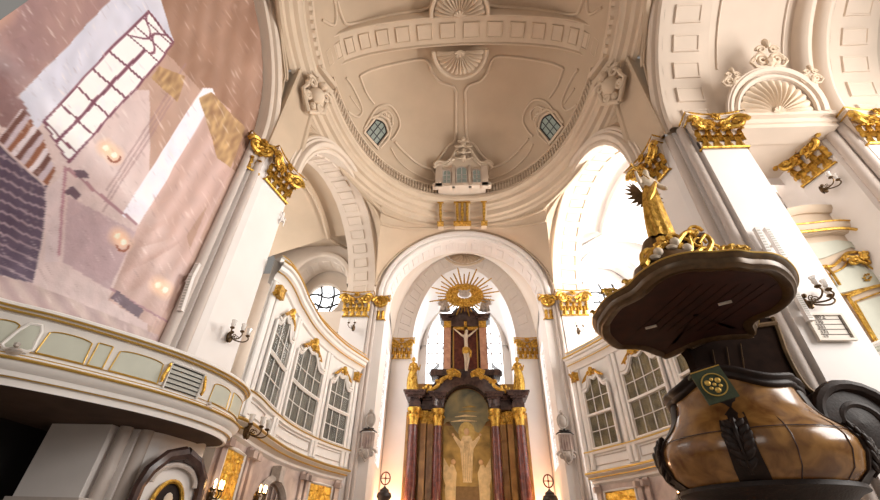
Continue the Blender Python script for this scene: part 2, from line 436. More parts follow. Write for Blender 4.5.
# ------------------------------------------------------------------ side arms behind the arches
for s in (-1, 1):
    side, fr = arcs[s]; A = 'left' if s < 0 else 'right'
    mb = MB(); N = 30
    e0 = [side.pt(i/N, 0, -1.9) for i in range(N+1)]
    arm = Arch((11.2*s, 14.35), (9.2*s, 25.9), ZC+.1, 5.2, (s, 0))
    arm2 = Arch((15.5*s, 14.35), (15.5*s, 26.4), ZC-1, 4.4, (s, 0))
    rows = [e0, [side.pt(i/N, .35, -1.95) for i in range(N+1)]]
    mb.grid(rows); NK = int(N*.74); N2 = NK; rows = [[side.pt(i/N, .35, -1.95) for i in range(NK+1)]]
    rows.append([side.pt(i/N, .3, -3.2) for i in range(NK+1)])
    rows.append([side.pt(i/N, -.2, -3.3) for i in range(NK+1)])
    for k in range(6): rows.append([side.pt(i/N, -.1, -3.4).lerp(arm2.pt(i/N), k/5) for i in range(NK+1)])
    mb.grid(rows); mb.grid([[r_[-1], V((r_[-1].x, 26.2, 21.6))] for r_ in rows])
    mb.tube([side.pt(i/N, -.2, -3.25) for i in range(NK+1)], .1, 6)
    for k_ in (.0, .12): mb.tube([V((s*9.2, 26.0, 21.2)).lerp(side.pt(NK/N, -.2, -3.25), q_/6)+V((0, -k_, -k_)) for q_ in range(7)], .08, 6)
    struct('ceiling_%s_arm' % A, mb, 'plaster' if s < 0 else 'white', True)  # mirrored arms: vault and walls darker left, daylight difference put into the colours
    # back wall of arm with arched opening (thick coffered soffit)
    op = Arch((13.1*s, 26.2), (8.75*s, 26.2), 17.9, 2.6, (0, -1)); mb = MB()
    op.mould(mb, [(0, -2.), (0, .1), (.1, .2), (.35, .2), (.42, .05), (.5, 0)])
    mb.grid([[op.pt(i/20, .5, 0), V((15.6*s+(8.6-15.6)*s*i/20, 26.2, 21.7))] for i in range(21)])
    mb.box((14.5*s, 26.4, 9.5), (2.4, .4, 19)); 
    mb.box((10.9*s, 26.4, 14.9), (4.4, .3, 1.6))
    mb.coffer(lambda u, w: op.pt(u, -.02, -.1-1.7*w), 7, m=.2, gap=.3, depth=-.05)
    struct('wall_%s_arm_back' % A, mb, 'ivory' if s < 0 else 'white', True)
    mb = MB(); c = V((11.1*s, 28.3, 17.9)); rows = []
    for i in range(25):
        a = 2*pi*i/24; q = V((cos(a), 0, sin(a))); k = 1/max(abs(q.x), abs(q.z)); rows.append([c+q*1.35+V((0, .3, 0)), c+q*1.35, c+q*1.5+V((0, -.08, 0)), c+q*1.6, c+V((q.x*k*4, 0, q.z*k*4))])
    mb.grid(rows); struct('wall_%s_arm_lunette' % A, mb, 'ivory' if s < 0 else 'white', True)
    mb = MB(); mb.prism([c+V((1.4*cos(2*pi*i/24), .3, 1.4*sin(2*pi*i/24))) for i in range(24)], (0, .03, 0))
    pn = struct('window_%d' % (4 if s < 0 else 5), mb, 'pane'); mb = MB()
    for x in (-.5, .5): mb.tube([c+V((x+.25*sin(3*t/8), .2, -1.3+2.6*t/8)) for t in range(9)], .08, 5)
    for z in (-.5, .4): mb.tube([c+V((-1.4+2.8*t/8, .2, z+.2*sin(t))) for t in range(9)], .08, 5)
    mb.tube([c+V((.7*cos(2*pi*i/16), .2, .7*sin(2*pi*i/16))) for i in range(17)], .04, 5)
    mb.build('window_frame', 'iron', pn)
    mb = MB(); mb.box((15.8*s, 20.2, 5.5), (.4, 12.2, 11)); mb.box((15.8*s, 20.2, 20.6), (.4, 12.2, 2.8))
    mb.box((15.8*s, 15, 13), (.4, 1.6, 15)); mb.box((15.8*s, 25.6, 13), (.4, 1.6, 15))
    struct('wall_%s_arm_end' % A, mb, 'white')
    mb = MB(); mb.box((15.9*s, 20.3, 15), (.04, 9.2, 8.6)); pn = struct('window_%d' % (6 if s < 0 else 7), mb, 'pane')
    mb = MB()
    for k in range(7): mb.box((15.8*s, 16+k*1.45, 15), (.1, .1, 8.4))
    for k in range(7): mb.box((15.8*s, 20.3, 11+k*1.35), (.08, 9.2, .1))
    mb.build('window_frame', 'stone', pn)
# front-right arm: vault with shell lunette, entablature, outer pier
fr = arcs[1][1]; v0 = 12.0; mb = MB(); N = 40
for x0, x1, dr in ((11.25, 11.35, 0), ):
    pass
def fv(x, t, r=0): p = fr.pt(t, r, 0); return V((x, p.y, p.z))
rows = [[fv(x, i/N, r) for i in range(N+1)] for x, r in ((11.3, 0), (11.32, .12), (11.5, .15), (14.9, .15), (15.0, .12), (15.02, -.2), (15.12, -.38), (15.3, -.46), (15.5, -.40), (15.62, -.2), (15.66, .15), (15.75, .22), (15.85, .15), (15.88, -.1), (15.98, -.28), (16.15, -.36), (16.32, -.28), (16.44, -.1), (16.5, 0), (16.6, 0))]
mb.grid(rows)
for x in (11.75, 14.65): mb.tube([fv(x, t, .12) for t in [.17+.3*i/12 for i in range(13)]], .05, 5)
struct('ceiling_right_front_arm', mb, 'ivory', True)
mb = MB(); mb.coffer(lambda u, w: fv(16.6+2.0*w, u, 0), 15, m=.2, gap=.34); struct('trim_14', mb, 'ivory', True)
mb = MB(); mb.grid([[fv(x, i/N, r) for i in range(N+1)] for x, r in ((18.6, 0), (18.65, .15), (26, .15))]); struct('ceiling_right_outer_bay', mb, 'ivory', 'all')
mb = MB()
def fra(x, y, z0, z1, d=.5): mb.box((x[0]/2+x[1]/2, y+d/2, (z0+z1)/2), (x[1]-x[0], d, z1-z0))
fra((11.3, 15.6), 11.45, 16.5, 16.75, 1.0); fra((11.3, 15.6), 11.55, 16.3, 16.5, .9); fra((11.3, 15.2), 12.2, 16.35, 16.5, 2.9)
mb.box((13.4, 11.5, 16.84), (4.4, .5, .2))
struct('trim_15', mb, 'ivory')
pier('wall_right_outer_pier', [(14.95, 13.85), (15.4, 12.3), (15.55, 12.2), (15.6, 11.95), (15.9, 11.85), (15.95, 11.5), (18.6, 11.5), (18.6, 15), (14.95, 15)], 0, ZC+.1)
mb = MB()
for x, y, r in ((15.62, 12.02, .2), (15.9, 11.72, .2)): mb.tube([V((x, y, 0)), V((x, y, ZC+.2))], r, 12)
struct('trim_16', mb, 'shaft', True)
mb = MB(); mb.box((13.2, 15.2, 8), (5.5, .3, 16)); struct('wall_right_gallery_back', mb, 'white')
mb = MB()
for k in range(9): mb.tube([V((11.55+k*.17, 14.9, 12.3)), V((11.55+k*.17, 14.9, 15.4))], .075, 8)
mb.box((12.2, 14.95, 15.45), (1.6, .5, .15)); struct('trim_17', mb, 'white', True)
# ------------------------------------------------------------------ floor, light block and pier plinth under the balcony
mb = MB(); mb.box((0, 16, -.1), (60, 60, .2)); struct('floor', mb, 'floor')
mb = MB(); mb.box((-12.6, 2.5, 2.2), (.4, 25, 4.4)); struct('wall_left_under_balcony', mb, 'dark')  # added dark sheet: stands for shaded void, blocks sky light from behind

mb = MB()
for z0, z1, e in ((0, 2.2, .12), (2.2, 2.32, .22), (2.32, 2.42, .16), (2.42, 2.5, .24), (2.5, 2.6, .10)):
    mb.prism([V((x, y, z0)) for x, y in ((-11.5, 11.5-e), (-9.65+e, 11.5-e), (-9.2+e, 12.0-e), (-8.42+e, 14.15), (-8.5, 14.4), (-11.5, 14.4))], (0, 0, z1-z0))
struct('baseboard_left', mb, 'shaft')  # greyer than the white pier: balcony shade put into its colour
# ================================================================== PART 2: fittings
def spiral(c, ax, ay, r, turns=1.6, n=22, r1=.12, sgn=1):
    return [c+ax*(cos(sgn*2*pi*turns*i/n)*r*(1-(1-r1)*i/n))+ay*(sin(sgn*2*pi*turns*i/n)*r*(1-(1-r1)*i/n)) for i in range(n+1)]
def capital(p0, p1, label, z=14.95, h=1.8, group=None, d=.42):
    """gilded capital on the face p0 -> p1 (outward normal to the right of the direction)"""
    p0 = V((*p0, 0)); p1 = V((*p1, 0)); w = (p1-p0).length; ang = atan2(p1.y-p0.y, p1.x-p0.x)
    t = thing('gilded_capital', label, 'capital', ((p0+p1)/2+V((0, 0, z))), ang, group)
    hw = w/2
    def sec(x0, y, zz): return [V((-x0, .12, zz)), V((-x0, -y, zz)), V((x0, -y, zz)), V((x0, .12, zz))]
    mb = MB(); rows = []
    for k, (e, y) in enumerate(((.0, .05), (.0, .06), (.05, .12), (.10, .2), (.14, .24))): rows.append(sec(hw+e, y, [0, .3*h, .6*h, .85*h, .9*h][k]))
    mb.grid(rows); mb.build('bell', 'ivory', t)
    mb = MB(); n = 12; lo = []; hi = []
    for zz, o in ((.88*h, .0), (.93*h, .05), (.93*h, .09), (1.0*h, .10)):
        row = [V((-hw-.16-o, .2, zz))]
        for i in range(n+1):
            u = i/n*2-1; row.append(V((u*(hw+.20+o), -(d+o)+.18*(1-u*u), zz)))
        row.append(V((hw+.16+o, .2, zz))); lo.append(row)
    mb.grid(lo); mb.add(lo[-1], [tuple(range(n+3))]); mb.add(lo[0], [tuple(reversed(range(n+3)))]); ab = mb.build('abacus', 'ivory', t)
    mb = MB(); mb.tube(lo[-1], .05, 5); mb.tube(lo[0], .03, 5); mb.build('gilt_edge', 'gold', ab, True)
    mb = MB()
    for s in (-1, 1):
        for dx in (0,):
            c = V((s*(hw-.10), -.36, .70*h)); r = .215*h
            mb2 = MB()
            mb2.tube(spiral(c, V((s, -.35, 0)).normalized(), V((0, 0, 1)), r*1.1, 1.7), .055*h, 6)
            mb2.ball(c, .07*h, 8)
            mb2.tube([c+V((0, 0, r)), V((s*hw*.55, -.30, .82*h)), V((s*hw*.28, -.27, .72*h)), V((s*hw*.2, -.24, .5*h))], .045*h, 6)
            mb2.tube(spiral(V((s*hw*.36, -.3, .66*h)), V((-s, 0, 0)), V((0, 0, 1)), r*.6, 1.4, 14), .04*h, 5)
            mb2.build('volute', 'gold', t, True)
    mb = MB(); c = V((0, -.42, .88*h))
    for k in range(7):
        a = 2*pi*k/7; mb.ball(c+V((cos(a)*.13, 0, sin(a)*.13)), .085, 6, (1, .7, 1))
    mb.ball(c+V((0, -.05, 0)), .08, 6)
    mb.build('rosette', 'gold', t, True)
    mb = MB(); mb.tube([V((-hw-.03, .1, .04)), V((-hw-.03, -.1, .04)), V((hw+.03, -.1, .04)), V((hw+.03, .1, .04))], .055, 6); mb.build('astragal', 'gold', t, True)
    def leaf(x, z0, lh, lw, y0):
        mb = MB(); rows = []
        for i in range(10):
            v = i/9; prof = (.62+.38*abs(sin(v*pi*2.5+.5)))*(1-.45*v**4)
            curl = -.03-.05*v-.30*max(0, v-.62)**1.3; zz = z0+lh*(v-max(0, v-.8)**1.4*3.2)
            rows.append([V((x+lw*u*prof, y0+curl+.10*abs(u)**1.5*2, zz+.06*lh*abs(u)*2)) for u in (-.5, -.3, -.12, 0, .12, .3, .5)])
        for r_ in rows: r_[3].y -= .035
        mb.grid(rows); mb.grid([[q+V((0, .03, 0)) for q in r] for r in rows]); mb.ball(rows[-1][3]+V((0, -.01, 0)), .05, 6, (1.6, 1, .8)); mb.build('acanthus_leaf', 'gold', t, True)
    nl = max(2, round(w/.42))
    for i in range(nl): leaf(-hw+w*(i+.5)/nl, .07, .42*h, w/nl*.85, -.09)
    for i in range(nl+1): leaf(-hw+w*i/nl*.96+.02*w, .2*h, .42*h, w/nl*.60, -.15) if w > .8 else None
    mb = MB()
    nb = int(w*14); mb.tube([V((-hw+w*k/8, -.2-.06*sin(k*2), (.66+.1*cos(k*1.6))*h)) for k in range(9)], .035, 5)
    for k in range(nb):
        x = -hw+w*(k+.5)/nb; zz = (.66+.1*cos((x+hw)/w*12.8))*h; mb.ball((x, -.22, zz), .05+.05*random.random(), 5, (1, .9, 1.2))
    mb.build('floral_garland', 'gold', t, True)
    return t
G1 = 'gilded capitals of the great piers'
capital((-11.35, 11.5), (-9.95, 11.5), 'gilded capital half hidden behind the printed banner edge, on the left pier', group=G1)
capital((-9.45, 11.75), (-9.0, 12.3), 'small gilded capital next to the banner, between two larger ones on the left pier', group=G1, d=.3)
capital((-8.82, 12.55), (-8.42, 14.15), 'large gilded capital topping the bright inner face of the left front pier', group=G1)
capital((8.42, 14.15), (8.82, 12.55), 'gilded capital behind the angel on the inner face of the right front pier', group=G1)
capital((9.65, 11.5), (11.4, 11.5), 'large gilded capital facing forward on the tall white right pier, below coffered band', group=G1)
capital((14.95, 13.75), (15.4, 12.4), 'gilded capital set at an angle under the ledge to the right of the shell lunette', group=G1)
capital((15.95, 11.5), (17.9, 11.5), 'gilded capital cut by the right edge of the picture', group=G1)
capital((-8.45, 25.7), (-6.68, 25.7), 'wide gilded capital at the left chancel pier, below the coffered side arch', group=G1)
capital((6.68, 25.7), (8.45, 25.7), 'wide gilded capital at the right chancel pier against the bright arm', group=G1)
capital((-6.2, 26.2), (-5.58, 26.2), 'narrow gilded capital carrying the chancel arch on the left', group=G1, d=.3)
capital((5.58, 26.2), (6.2, 26.2), 'narrow gilded capital carrying the chancel arch on the right', group=G1, d=.3)
capital((-6.15, 33.7), (-4.55, 33.7), 'gilded capital left of the altar, above the pale apse pilaster', z=15.1, h=1.75, group=G1)
capital((4.55, 33.7), (6.15, 33.7), 'gilded capital right of the altar, above the pale apse pilaster', z=15.1, h=1.75, group=G1)
# ------------------------------------------------------------------ balustrade
bt = thing('balustrade', 'cream balustrade running around the far rim of the oval vault', 'balustrade', (0, CY, 24.0))
bmb = MB(); bmb.lathe([(.07, 0), (.07, .12), (.045, .18), (.10, .38), (.06, .6), (.04, .7), (.07, .76), (.07, .85)], n=6)
proto = None
for i in range(100):
    ph = .12+(pi-.24)*i/99
    if abs(ph-pi/2) < .03: pass
    p = ring(ph, .02, 0)
    if proto is None: b = proto = bmb.build('baluster', 'mould', bt, True)
    else: b = proto.copy(); COL.objects.link(b); b.parent = bt
    b.location = (p.x, p.y-CY, 0)
mb = MB(); P = [ring(.06+(pi-.12)*i/80, .02, 0)-V((0, CY, 0)) for i in range(81)]
for z0, z1, e in ((-.02, .03, .1), (.85, .98, .11)):
    rows = []
    for i, p in enumerate(P):
        n = (ring(.06+(pi-.12)*i/80, 1, 0)-ring(.06+(pi-.12)*i/80, 0, 0)).normalized()
        rows.append([p-n*e+V((0, 0, z0)), p-n*e+V((0, 0, z1)), p+n*e+V((0, 0, z1)), p+n*e+V((0, 0, z0)), p-n*e+V((0, 0, z0))])
    mb.grid(rows)
mb.build('handrail', 'mould', bt)
# ------------------------------------------------------------------ vault windows
def dome_frame(px, py, sx=1):
    p = dome_hit(px, py, .05); e = .05
    a = dome_hit(px+1, py, .05); b = dome_hit(px, py+1, .05); n = (a-p).cross(b-p).normalized()
    if n.dot(EYE-p) < 0: n = -n
    x = V((0, 0, 1)).cross(n).normalized(); y = n.cross(x); return p, x, y, n
for s, (px, py), wn in ((-1, (377, 131), 8), (1, (550, 126), 9)):
    p, x, y, n = dome_frame(px, py); m = Matrix((x, y, n)).transposed()
    hw, hh = .62, .75
    def q(a, b, c=0): return p+x*a+y*b+n*c
    top = [(-hw+2*hw*i/8, hh*.62+.28*sin(pi*i/8)) for i in range(9)]
    out = [(-hw, -hh)]+top+[(hw, -hh)]
    mb = MB(); mb.prism([q(a, b, .02) for a, b in out], n*.03); pn = struct('window_%d' % wn, mb, 'panel')
    mb = MB(); mb.tube([q(a, b, .1) for a, b in out+[out[0]]], .055, 4)
    for k in (-.33, .33): mb.tube([q(k*hw, -hh, .08), q(k*hw, hh*.85, .08)], .035, 4)
    for k in (-.3, .25): mb.tube([q(-hw, k, .08), q(hw, k, .08)], .035, 4)
    mb.build('window_frame', 'iron', pn)
    mb = MB()
    mb.tube([q(a*1.25, b*1.15, .06) for a, b in out+[out[0]]], .12, 6)
    mb.tube([q(-hw*1.5, -hh, .1), q(-hw*1.7, hh*.3, .1), q(-hw*1.1, hh*1.25, .14), q(0, hh*1.55, .2), q(hw*1.1, hh*1.25, .14), q(hw*1.7, hh*.3, .1), q(hw*1.5, -hh, .1)], .1, 6)
    mb.tube(spiral(q(-hw*.7, hh*1.5, .15), x, y, .28, 1.3), .07, 5); mb.tube(spiral(q(hw*.7, hh*1.5, .15), -x, y, .28, 1.3), .07, 5)
    mb.tube(spiral(q(0, hh*1.9, .15), x, y, .22, 1.3), .08, 5)
    mb.box(q(0, -hh*1.2, .1), (hw*2.8, .18, .3), mtx=m)
    mb.build('window_surround', 'mould', pn, True)
# shell ornaments either side of the rib
def fan(mb, c, ax, ay, n, R, lobes=15, a0=0, a1=pi, r0=.25, dep=.14, sq=1.):
    N = lobes*6; rows = []
    for k in range(9):
        u = k/8; rows.append([])
        for i in range(N+1):
            a = a0+(a1-a0)*i/N; lob = abs(sin(pi*lobes*i/N)); r = R*(r0+(1-r0)*u)*(1+(.05*lob*u))
            rows[-1].append(c+ax*(cos(a)*r)+ay*(sin(a)*r*sq)+n*(dep*(.25+.75*lob)*(sin(pi*min(u*.85+.1, 1)))+.05*(1-u)))
    mb.grid(rows)
    for k in range(5): a = a0+(a1-a0)*(k+.5)/5; mb.tube([c+n*.1, c+n*.16+ax*cos(a)*R*r0+ay*sin(a)*R*r0*sq], .06*R, 5)
for nm, (px, py), dirn, lab in (('far', (462, 51), 1, 'plaster shell ornament hanging below the coffered rib at the vault crown'), ('near', (462, 20), -1, 'plaster shell ornament above the coffered rib at the top of the photo')):
    y = 13.85 if dirn > 0 else 11.7
    t = thing('shell_ornament', lab, 'ornament', (0, y, 27.9))
    y2 = y+dirn*1.3; c = V((0, 0, 0)); ax = V((1, 0, 0)); ay = V((0, dirn, -.08)).normalized(); n = V((0, 0, -1))
    mb = MB(); fan(mb, c, ax, ay, n, 1.45, 15, sq=1.05, dep=.3); mb.build('shell', 'mould', t, True)
    mb = MB(); mb.tube([c+ax*(1.72*cos(pi*i/20))+ay*(1.82*sin(pi*i/20))+n*.06 for i in range(21)], .13, 6); mb.build('border', 'mould', t, True)
# crown window group with pediment above the far rim
YW = 22.35
def qw(px, py): return at_y(px, py, YW)
t = thing('window_pavilion', 'small plaster pavilion with three arched windows above the balustrade', 'pavilion', (0, YW, 24.1))
def W2(p): return V((p.x-.02, p.y-YW, p.z-24.1))
A0 = W2(qw(463, 190)); mb = MB()
mb.box((0, .55, 1.2), (3.6, 1.1, 2.4))
for x in (-1.75, 1.75): mb.box((x, -.1, 1.1), (.5, .3, 2.6))
for x in (-.62, .62): mb.box((x, -.06, 1.1), (.22, .2, 2.4))
mb.box((0, -.05, .05), (4.4, .4, .3))
mb.build('wall', 'ivory', t)
def vt(px, py, o): return dome_hit(px, py, o)-V((0, YW, 24.1))
mb = MB()
for o_, dy, r in ((.35, 0, .14), (.5, -3, .10)):
    mb.tube(smooth_path([vt(x, y+dy, o_) for x, y in ((434, 168), (438, 164), (446, 165), (452, 160), (457, 152), (463.5, 149), (470, 152), (475, 160), (481, 165), (489, 164), (493, 168))], 4), r, 7)
mb.grid([[vt(x, y, .3), vt(x, 171, .3)] for x, y in ((438, 166), (446, 166), (452, 161), (457, 154), (463.5, 151), (470, 154), (475, 161), (481, 166), (489, 166))]); mb.build('pediment', 'mould', t, True)
mb = MB()
for s in (-1, 1):
    for x, y, r in ((4, 146, .3), (3, 152, .25), (5, 158, .28), (2.5, 141, .2)):
        c = vt(463.5+s*x, y, .6); mb.tube(spiral(c, V((s, 0, 0)), V((0, -.6, -.8)), r, 1.4), .09, 6)
for y, r in ((144, .22), (151, .25), (158, .3), (139, .18)): mb.ball(vt(463.5, y, .65), r, 8)
mb.build('cartouche', 'mould', t, True)
for x, hw in ((-1.15, .32), (0, .42), (1.15, .32)):
    mb = MB(); hh = 1.55 if x else 1.8
    out = [V((x-hw, -.04, .35))]+[V((x-hw*cos(pi*i/8), -.04, hh+hw*.8*sin(pi*i/8))) for i in range(9)]+[V((x+hw, -.04, .35))]
    mb.prism(out, (0, .03, 0)); wd = mb.build('window', 'panel', t)
    mb = MB(); mb.tube(out+[out[0]], .06, 5)
    for z in (.8, 1.25): mb.tube([V((x-hw, -.06, z)), V((x+hw, -.06, z))], .03, 4)
    mb.tube([V((x, -.06, .35)), V((x, -.06, hh+hw*.7))], .03, 4); mb.build('window_frame', 'shaft', wd)
# gilt consoles below the rim over the chancel arch
for k, (x, ww, lab) in enumerate(((0, 1.15, 'wide gilded console at the crown of the chancel arch'), (-1.65, .42, 'small gilded bracket left of the central console under the vault rim'), (1.65, .42, 'small gilded bracket right of the central console under the vault rim'))):
    t = thing('gilded_console', lab, 'bracket', (x, 23.9, 23.2), group='gilded consoles under the vault rim')
    mb = MB(); mb.grid([[V((a, y, z)) for y, z in ((.9, .2), (-.55, .2), (-.6, .0), (-.45, -.3), (-.2, -.55), (.1, -.75), (.3, -1.25), (.9, -1.25))] for a in (-ww/2, -ww/2+.001, ww/2-.001, ww/2)]); mb.build('bracket_body', 'mould', t)
    mb = MB()
    for a in ([-.38, 0, .38] if ww > 1 else [0]):
        mb.tube([V((a, -.62, .1)), V((a, -.52, -.3)), V((a, -.25, -.6)), V((a, .02, -.85)), V((a, .2, -1.25))], [.13, .1, .12, .08, .1], 6)
        mb.tube(spiral(V((a, -.5, -.1)), V((0, 1, 0)), V((0, 0, 1)), .16, 1.2), .07, 5)
    mb.box((0, -.1, .22), (ww*1.1, 1.1, .08)); mb.box((0, .1, -1.32), (ww*1.15, .5, .1))
    mb.build('gilding', 'gold', t, True)
# keystone shell and gilt of the apse arch
t = thing('shell_keystone', 'half round plaster shell at the crown of the chancel vault above the sunburst', 'ornament', tuple(at_y(465, 252, 33.5)))
mb = MB(); fan(mb, V((0, 0, 0)), V((1, 0, 0)), V((0, 0, -1)), V((0, -1, 0)), 1.7, 13, sq=.8); mb.build('shell', 'mould', t, True)
mb = MB(); mb.tube([V((2.1*cos(pi*i/16), -.1, -1.65*sin(pi*i/16))) for i in range(17)], .12, 6); mb.box((0, -.1, .08), (4.6, .5, .2)); mb.build('border', 'mould', t, True)
# cartouches at the pier heads by the ring
for s in (-1, 1):
    t = thing('plaster_cartouche', 'plaster cartouche with scrolls at the %s end of the coffered rib' % ('left' if s < 0 else 'right'), 'ornament', (8.1*s, 13.0, 21.9), group='plaster cartouches at the pier heads')
    n = V((-s, -.45, -.15)).normalized(); x = V((0, 0, 1)).cross(n).normalized(); y = n.cross(x)
    def q(a, b, c=0): return x*a+y*b+n*(c+.05)
    mb = MB(); mb.ball(q(0, 0, .1), .5, 10, (1, 1, 1)); mb.build('shield', 'mould', t, True)
    mb = MB()
    for e in (-1, 1):
        mb.tube(spiral(q(.55*e, .5, .15), x*e, y, .36, 1.5), .11, 6); mb.tube(spiral(q(.5*e, -.45, .15), x*e, -y, .3, 1.5), .1, 6)
        mb.tube([q(.8*e, .3, .1), q(.75*e, 0, .15), q(.85*e, -.4, .1), q(.3*e, -1.0, .1), q(0, -1.3, .1)], .12, 6)
        mb.ball(q(.35*e, .9, .2), .2, 6)
    mb.ball(q(0, .8, .3), .26, 8); mb.ball(q(0, -.85, .2), .2, 8)
    mb.build('scrolls', 'mould', t, True)
    mb = MB(); mb.box(q(0, 1.35, -.25), (1.7, .7, .35), mtx=Matrix((x, n, y)).transposed()); mb.box(q(0, 1.75, -.1), (1.5, .9, .3), mtx=Matrix((x, n, y)).transposed())
    mb.build('corbel', 'mould', t)
# ------------------------------------------------------------------ right shell lunette + acroterion
t = thing('shell_lunette', 'large ribbed plaster shell in a round frame on the right, above the ledge', 'ornament', (13.3, 11.35, 16.95))
ly = V((0, -.42, .907)); ln = V((0, -.907, -.42))
mb = MB(); fan(mb, V((0, 0, 0)), V((1, 0, 0)), ly, ln, 1.42, 15, sq=1.05, dep=.22, r0=.16); mb.build('shell', 'mould', t, True)
mb = MB()
for r, w_ in ((1.62, .1), (1.9, .13), (2.02, .08)): mb.tube([V((r*cos(pi*i/24), 0, 0))+ly*(r*1.05*sin(pi*i/24))+ln*.08 for i in range(25)], w_, 6)
mb.grid([[V((r*cos(pi*i/24), 0, 0))+ly*(r*1.05*sin(pi*i/24))+ln*.02 for i in range(25)] for r in (1.5, 2.05)])
mb.build('round_frame', 'ivory', t, True)
for x0, zz, sc_, lab in ((0, 2.35, 1., 'crest'), (-1.6, 1.45, .62, 'finial'), (1.6, 1.45, .62, 'finial')):
    mb = MB(); c = V((x0, 0, 0))+ly*zz+ln*.1
    X = V((1, 0, 0))
    for e in (-1, 1):
        mb.tube(spiral(c+X*(.3*e*sc_)+ly*.15*sc_, X*e, ly, .3*sc_, 1.5), .085*sc_, 6); mb.tube(spiral(c+X*(.26*e*sc_)+ly*.62*sc_, X*e, ly, .2*sc_, 1.4), .07*sc_, 6)
        mb.tube([c+X*(.15*e*sc_)-ly*.2*sc_, c+X*(.55*e*sc_)-ly*.2*sc_, c+X*(.75*e*sc_)+ly*.05*sc_, c+X*(.62*e*sc_)+ly*.25*sc_], .07*sc_, 6)
        for q_ in range(4): mb.ball(c+X*(.4+.1*q_)*e*sc_+ly*(.45-.15*q_)*sc_, .09*sc_, 5)
    mb.ball(c+ly*.95*sc_, .15*sc_, 8, (1, 1, 2)); mb.ball(c, .24*sc_, 8)
    mb.build(lab, 'mould', t, True)
# ------------------------------------------------------------------ figures
def skin(name, pts, edges, radii, m, parent, sub=2):
    me = bpy.data.meshes.new(name); me.from_pydata([tuple(p) for p in pts], edges, []); me.materials.append(M[m] if isinstance(m, str) else m)
    o = bpy.data.objects.new(name, me); COL.objects.link(o); o.parent = parent
    sk = o.modifiers.new('Skin', 'SKIN'); sk.use_smooth_shade = True
    lay = me.skin_vertices[0] if me.skin_vertices else None
    if lay is None:
        bm = bmesh.new(); bm.from_mesh(me); bm.verts.layers.skin.verify(); bm.to_mesh(me); bm.free(); lay = me.skin_vertices[0]
    for i, r in enumerate(radii):
        rr = r if isinstance(r, tuple) else (r, r); lay.data[i].radius = rr; lay.data[i].use_root = (i == 0)
    sb = o.modifiers.new('Subdivision', 'SUBSURF'); sb.levels = sub; sb.render_levels = sub
    return o
def body(parent, m, H, arms, lean=(0, 0), head=(0, 0), legs=None, fwd=-1, name='body'):
    """standing figure of height H facing -y; arms: ((elbow, hand) left, right) relative to H"""
    lx, ly_ = lean; h = H
    P = [(0, 0, .52*h), (.0+lx*.3, 0, .62*h), (lx*.6, 0, .74*h), (lx, ly_, .82*h), (lx+head[0]*.4, ly_-.01*h, .875*h), (lx+head[0], ly_+head[1]-.015*h, .93*h), (lx+head[0], ly_+head[1], .975*h)]
    R_ = [.085*h, .075*h, (.10*h, .075*h), (.085*h, .06*h), .033*h, .056*h, .04*h]
    E = [(i, i+1) for i in range(6)]
    for k, s in enumerate((-1, 1)):
        sh = (lx+s*.115*h, ly_, .81*h); el, ha = arms[k]
        b = len(P); P += [sh, tuple(q*h for q in el), tuple(q*h for q in ha), tuple((q*1.16-r*.16)*h for q, r in zip(ha, el))]
        R_ += [.043*h, .033*h, .022*h, .02*h]; E += [(3, b), (b, b+1), (b+1, b+2), (b+2, b+3)]
    L = legs or (((-.06, -.03, .28), (-.06, 0, .04)), ((.06, -.0, .28), (.07, .0, .04)))
    for k, s in enumerate((-1, 1)):
        b = len(P); kn, an = L[k]; P += [(s*.055*h, 0, .47*h), tuple(q*h for q in kn), tuple(q*h for q in an), (an[0]*h, (an[1]-.07)*h, max(0, an[2]-.025)*h)]
        R_ += [.06*h, .042*h, .026*h, .022*h]; E += [(0, b), (b, b+1), (b+1, b+2), (b+2, b+3)]
    return skin(name, P, E, R_, m, parent)
def robe(parent, m, H, z0=0., z1=.8, r0=.2, folds=9, sway=0., name='robe', open_=0):
    mb = MB(); rows = []; n = 40
    for i in range(15):
        v = i/14; z = (z0+(z1-z0)*v)*H
        r = H*(r0*(1-v)**.8+.085+.02*sin(v*pi)*1)
        if v > .85: r = H*(.115-.05*(v-.85)/.15)
        rows.append([V((cos(a)*r*(1+.13*(1-v)*sin(folds*a+3*v))*1.0+sway*H*sin(v*pi), sin(a)*r*.68*(1+.13*(1-v)*sin(folds*a+3*v)), z)) for a in [2*pi*j/n for j in range(n)]])
    mb.grid(rows, True); return mb.build(name, m, parent, 'all')
def wing(parent, m, c, sx, L, up=.5, name='wing'):
    mb = MB()
    for k in range(9):
        a = radians(-25+k*13)*1.0+up; l = L*(.55+.5*sin(pi*(k+1.5)/11)); b = V(c)+V((sx*.03*k, .02, .06*L*k*.5))
        d = V((sx*cos(a), .35, sin(a)-.35*(8-k)/8)).normalized(); nrm = V((-d.z*sx, 0, d.x*sx)).normalized()
        w_ = .11*L
        rows = [[b+d*(l*t)+nrm*(w_*e*(sin(pi*min(1, .25+t*.8))+.1))+V((0, .02*k, 0)) for e in (-1, 0, 1)] for t in (0, .25, .5, .75, .92, 1)]
        mb.grid(rows); mb.grid([[q+V((0, .03*L, 0)) for q in reversed(r)] for r in rows])
    return mb.build(name, m, parent, True)
def hair(parent, m, c, r, name='hair'):
    mb = MB(); mb.ball(V(c)+V((0, r*.25, r*.2)), r, 10, (1.05, 1, 1.05))
    for k in range(14):
        a = 2*pi*k/14; mb.ball(V(c)+V((cos(a)*r*.85, r*.3+sin(a)*r*.6, r*.1-.3*r*abs(cos(a)))), r*.38, 5)
    return mb.build(name, m, parent, True)
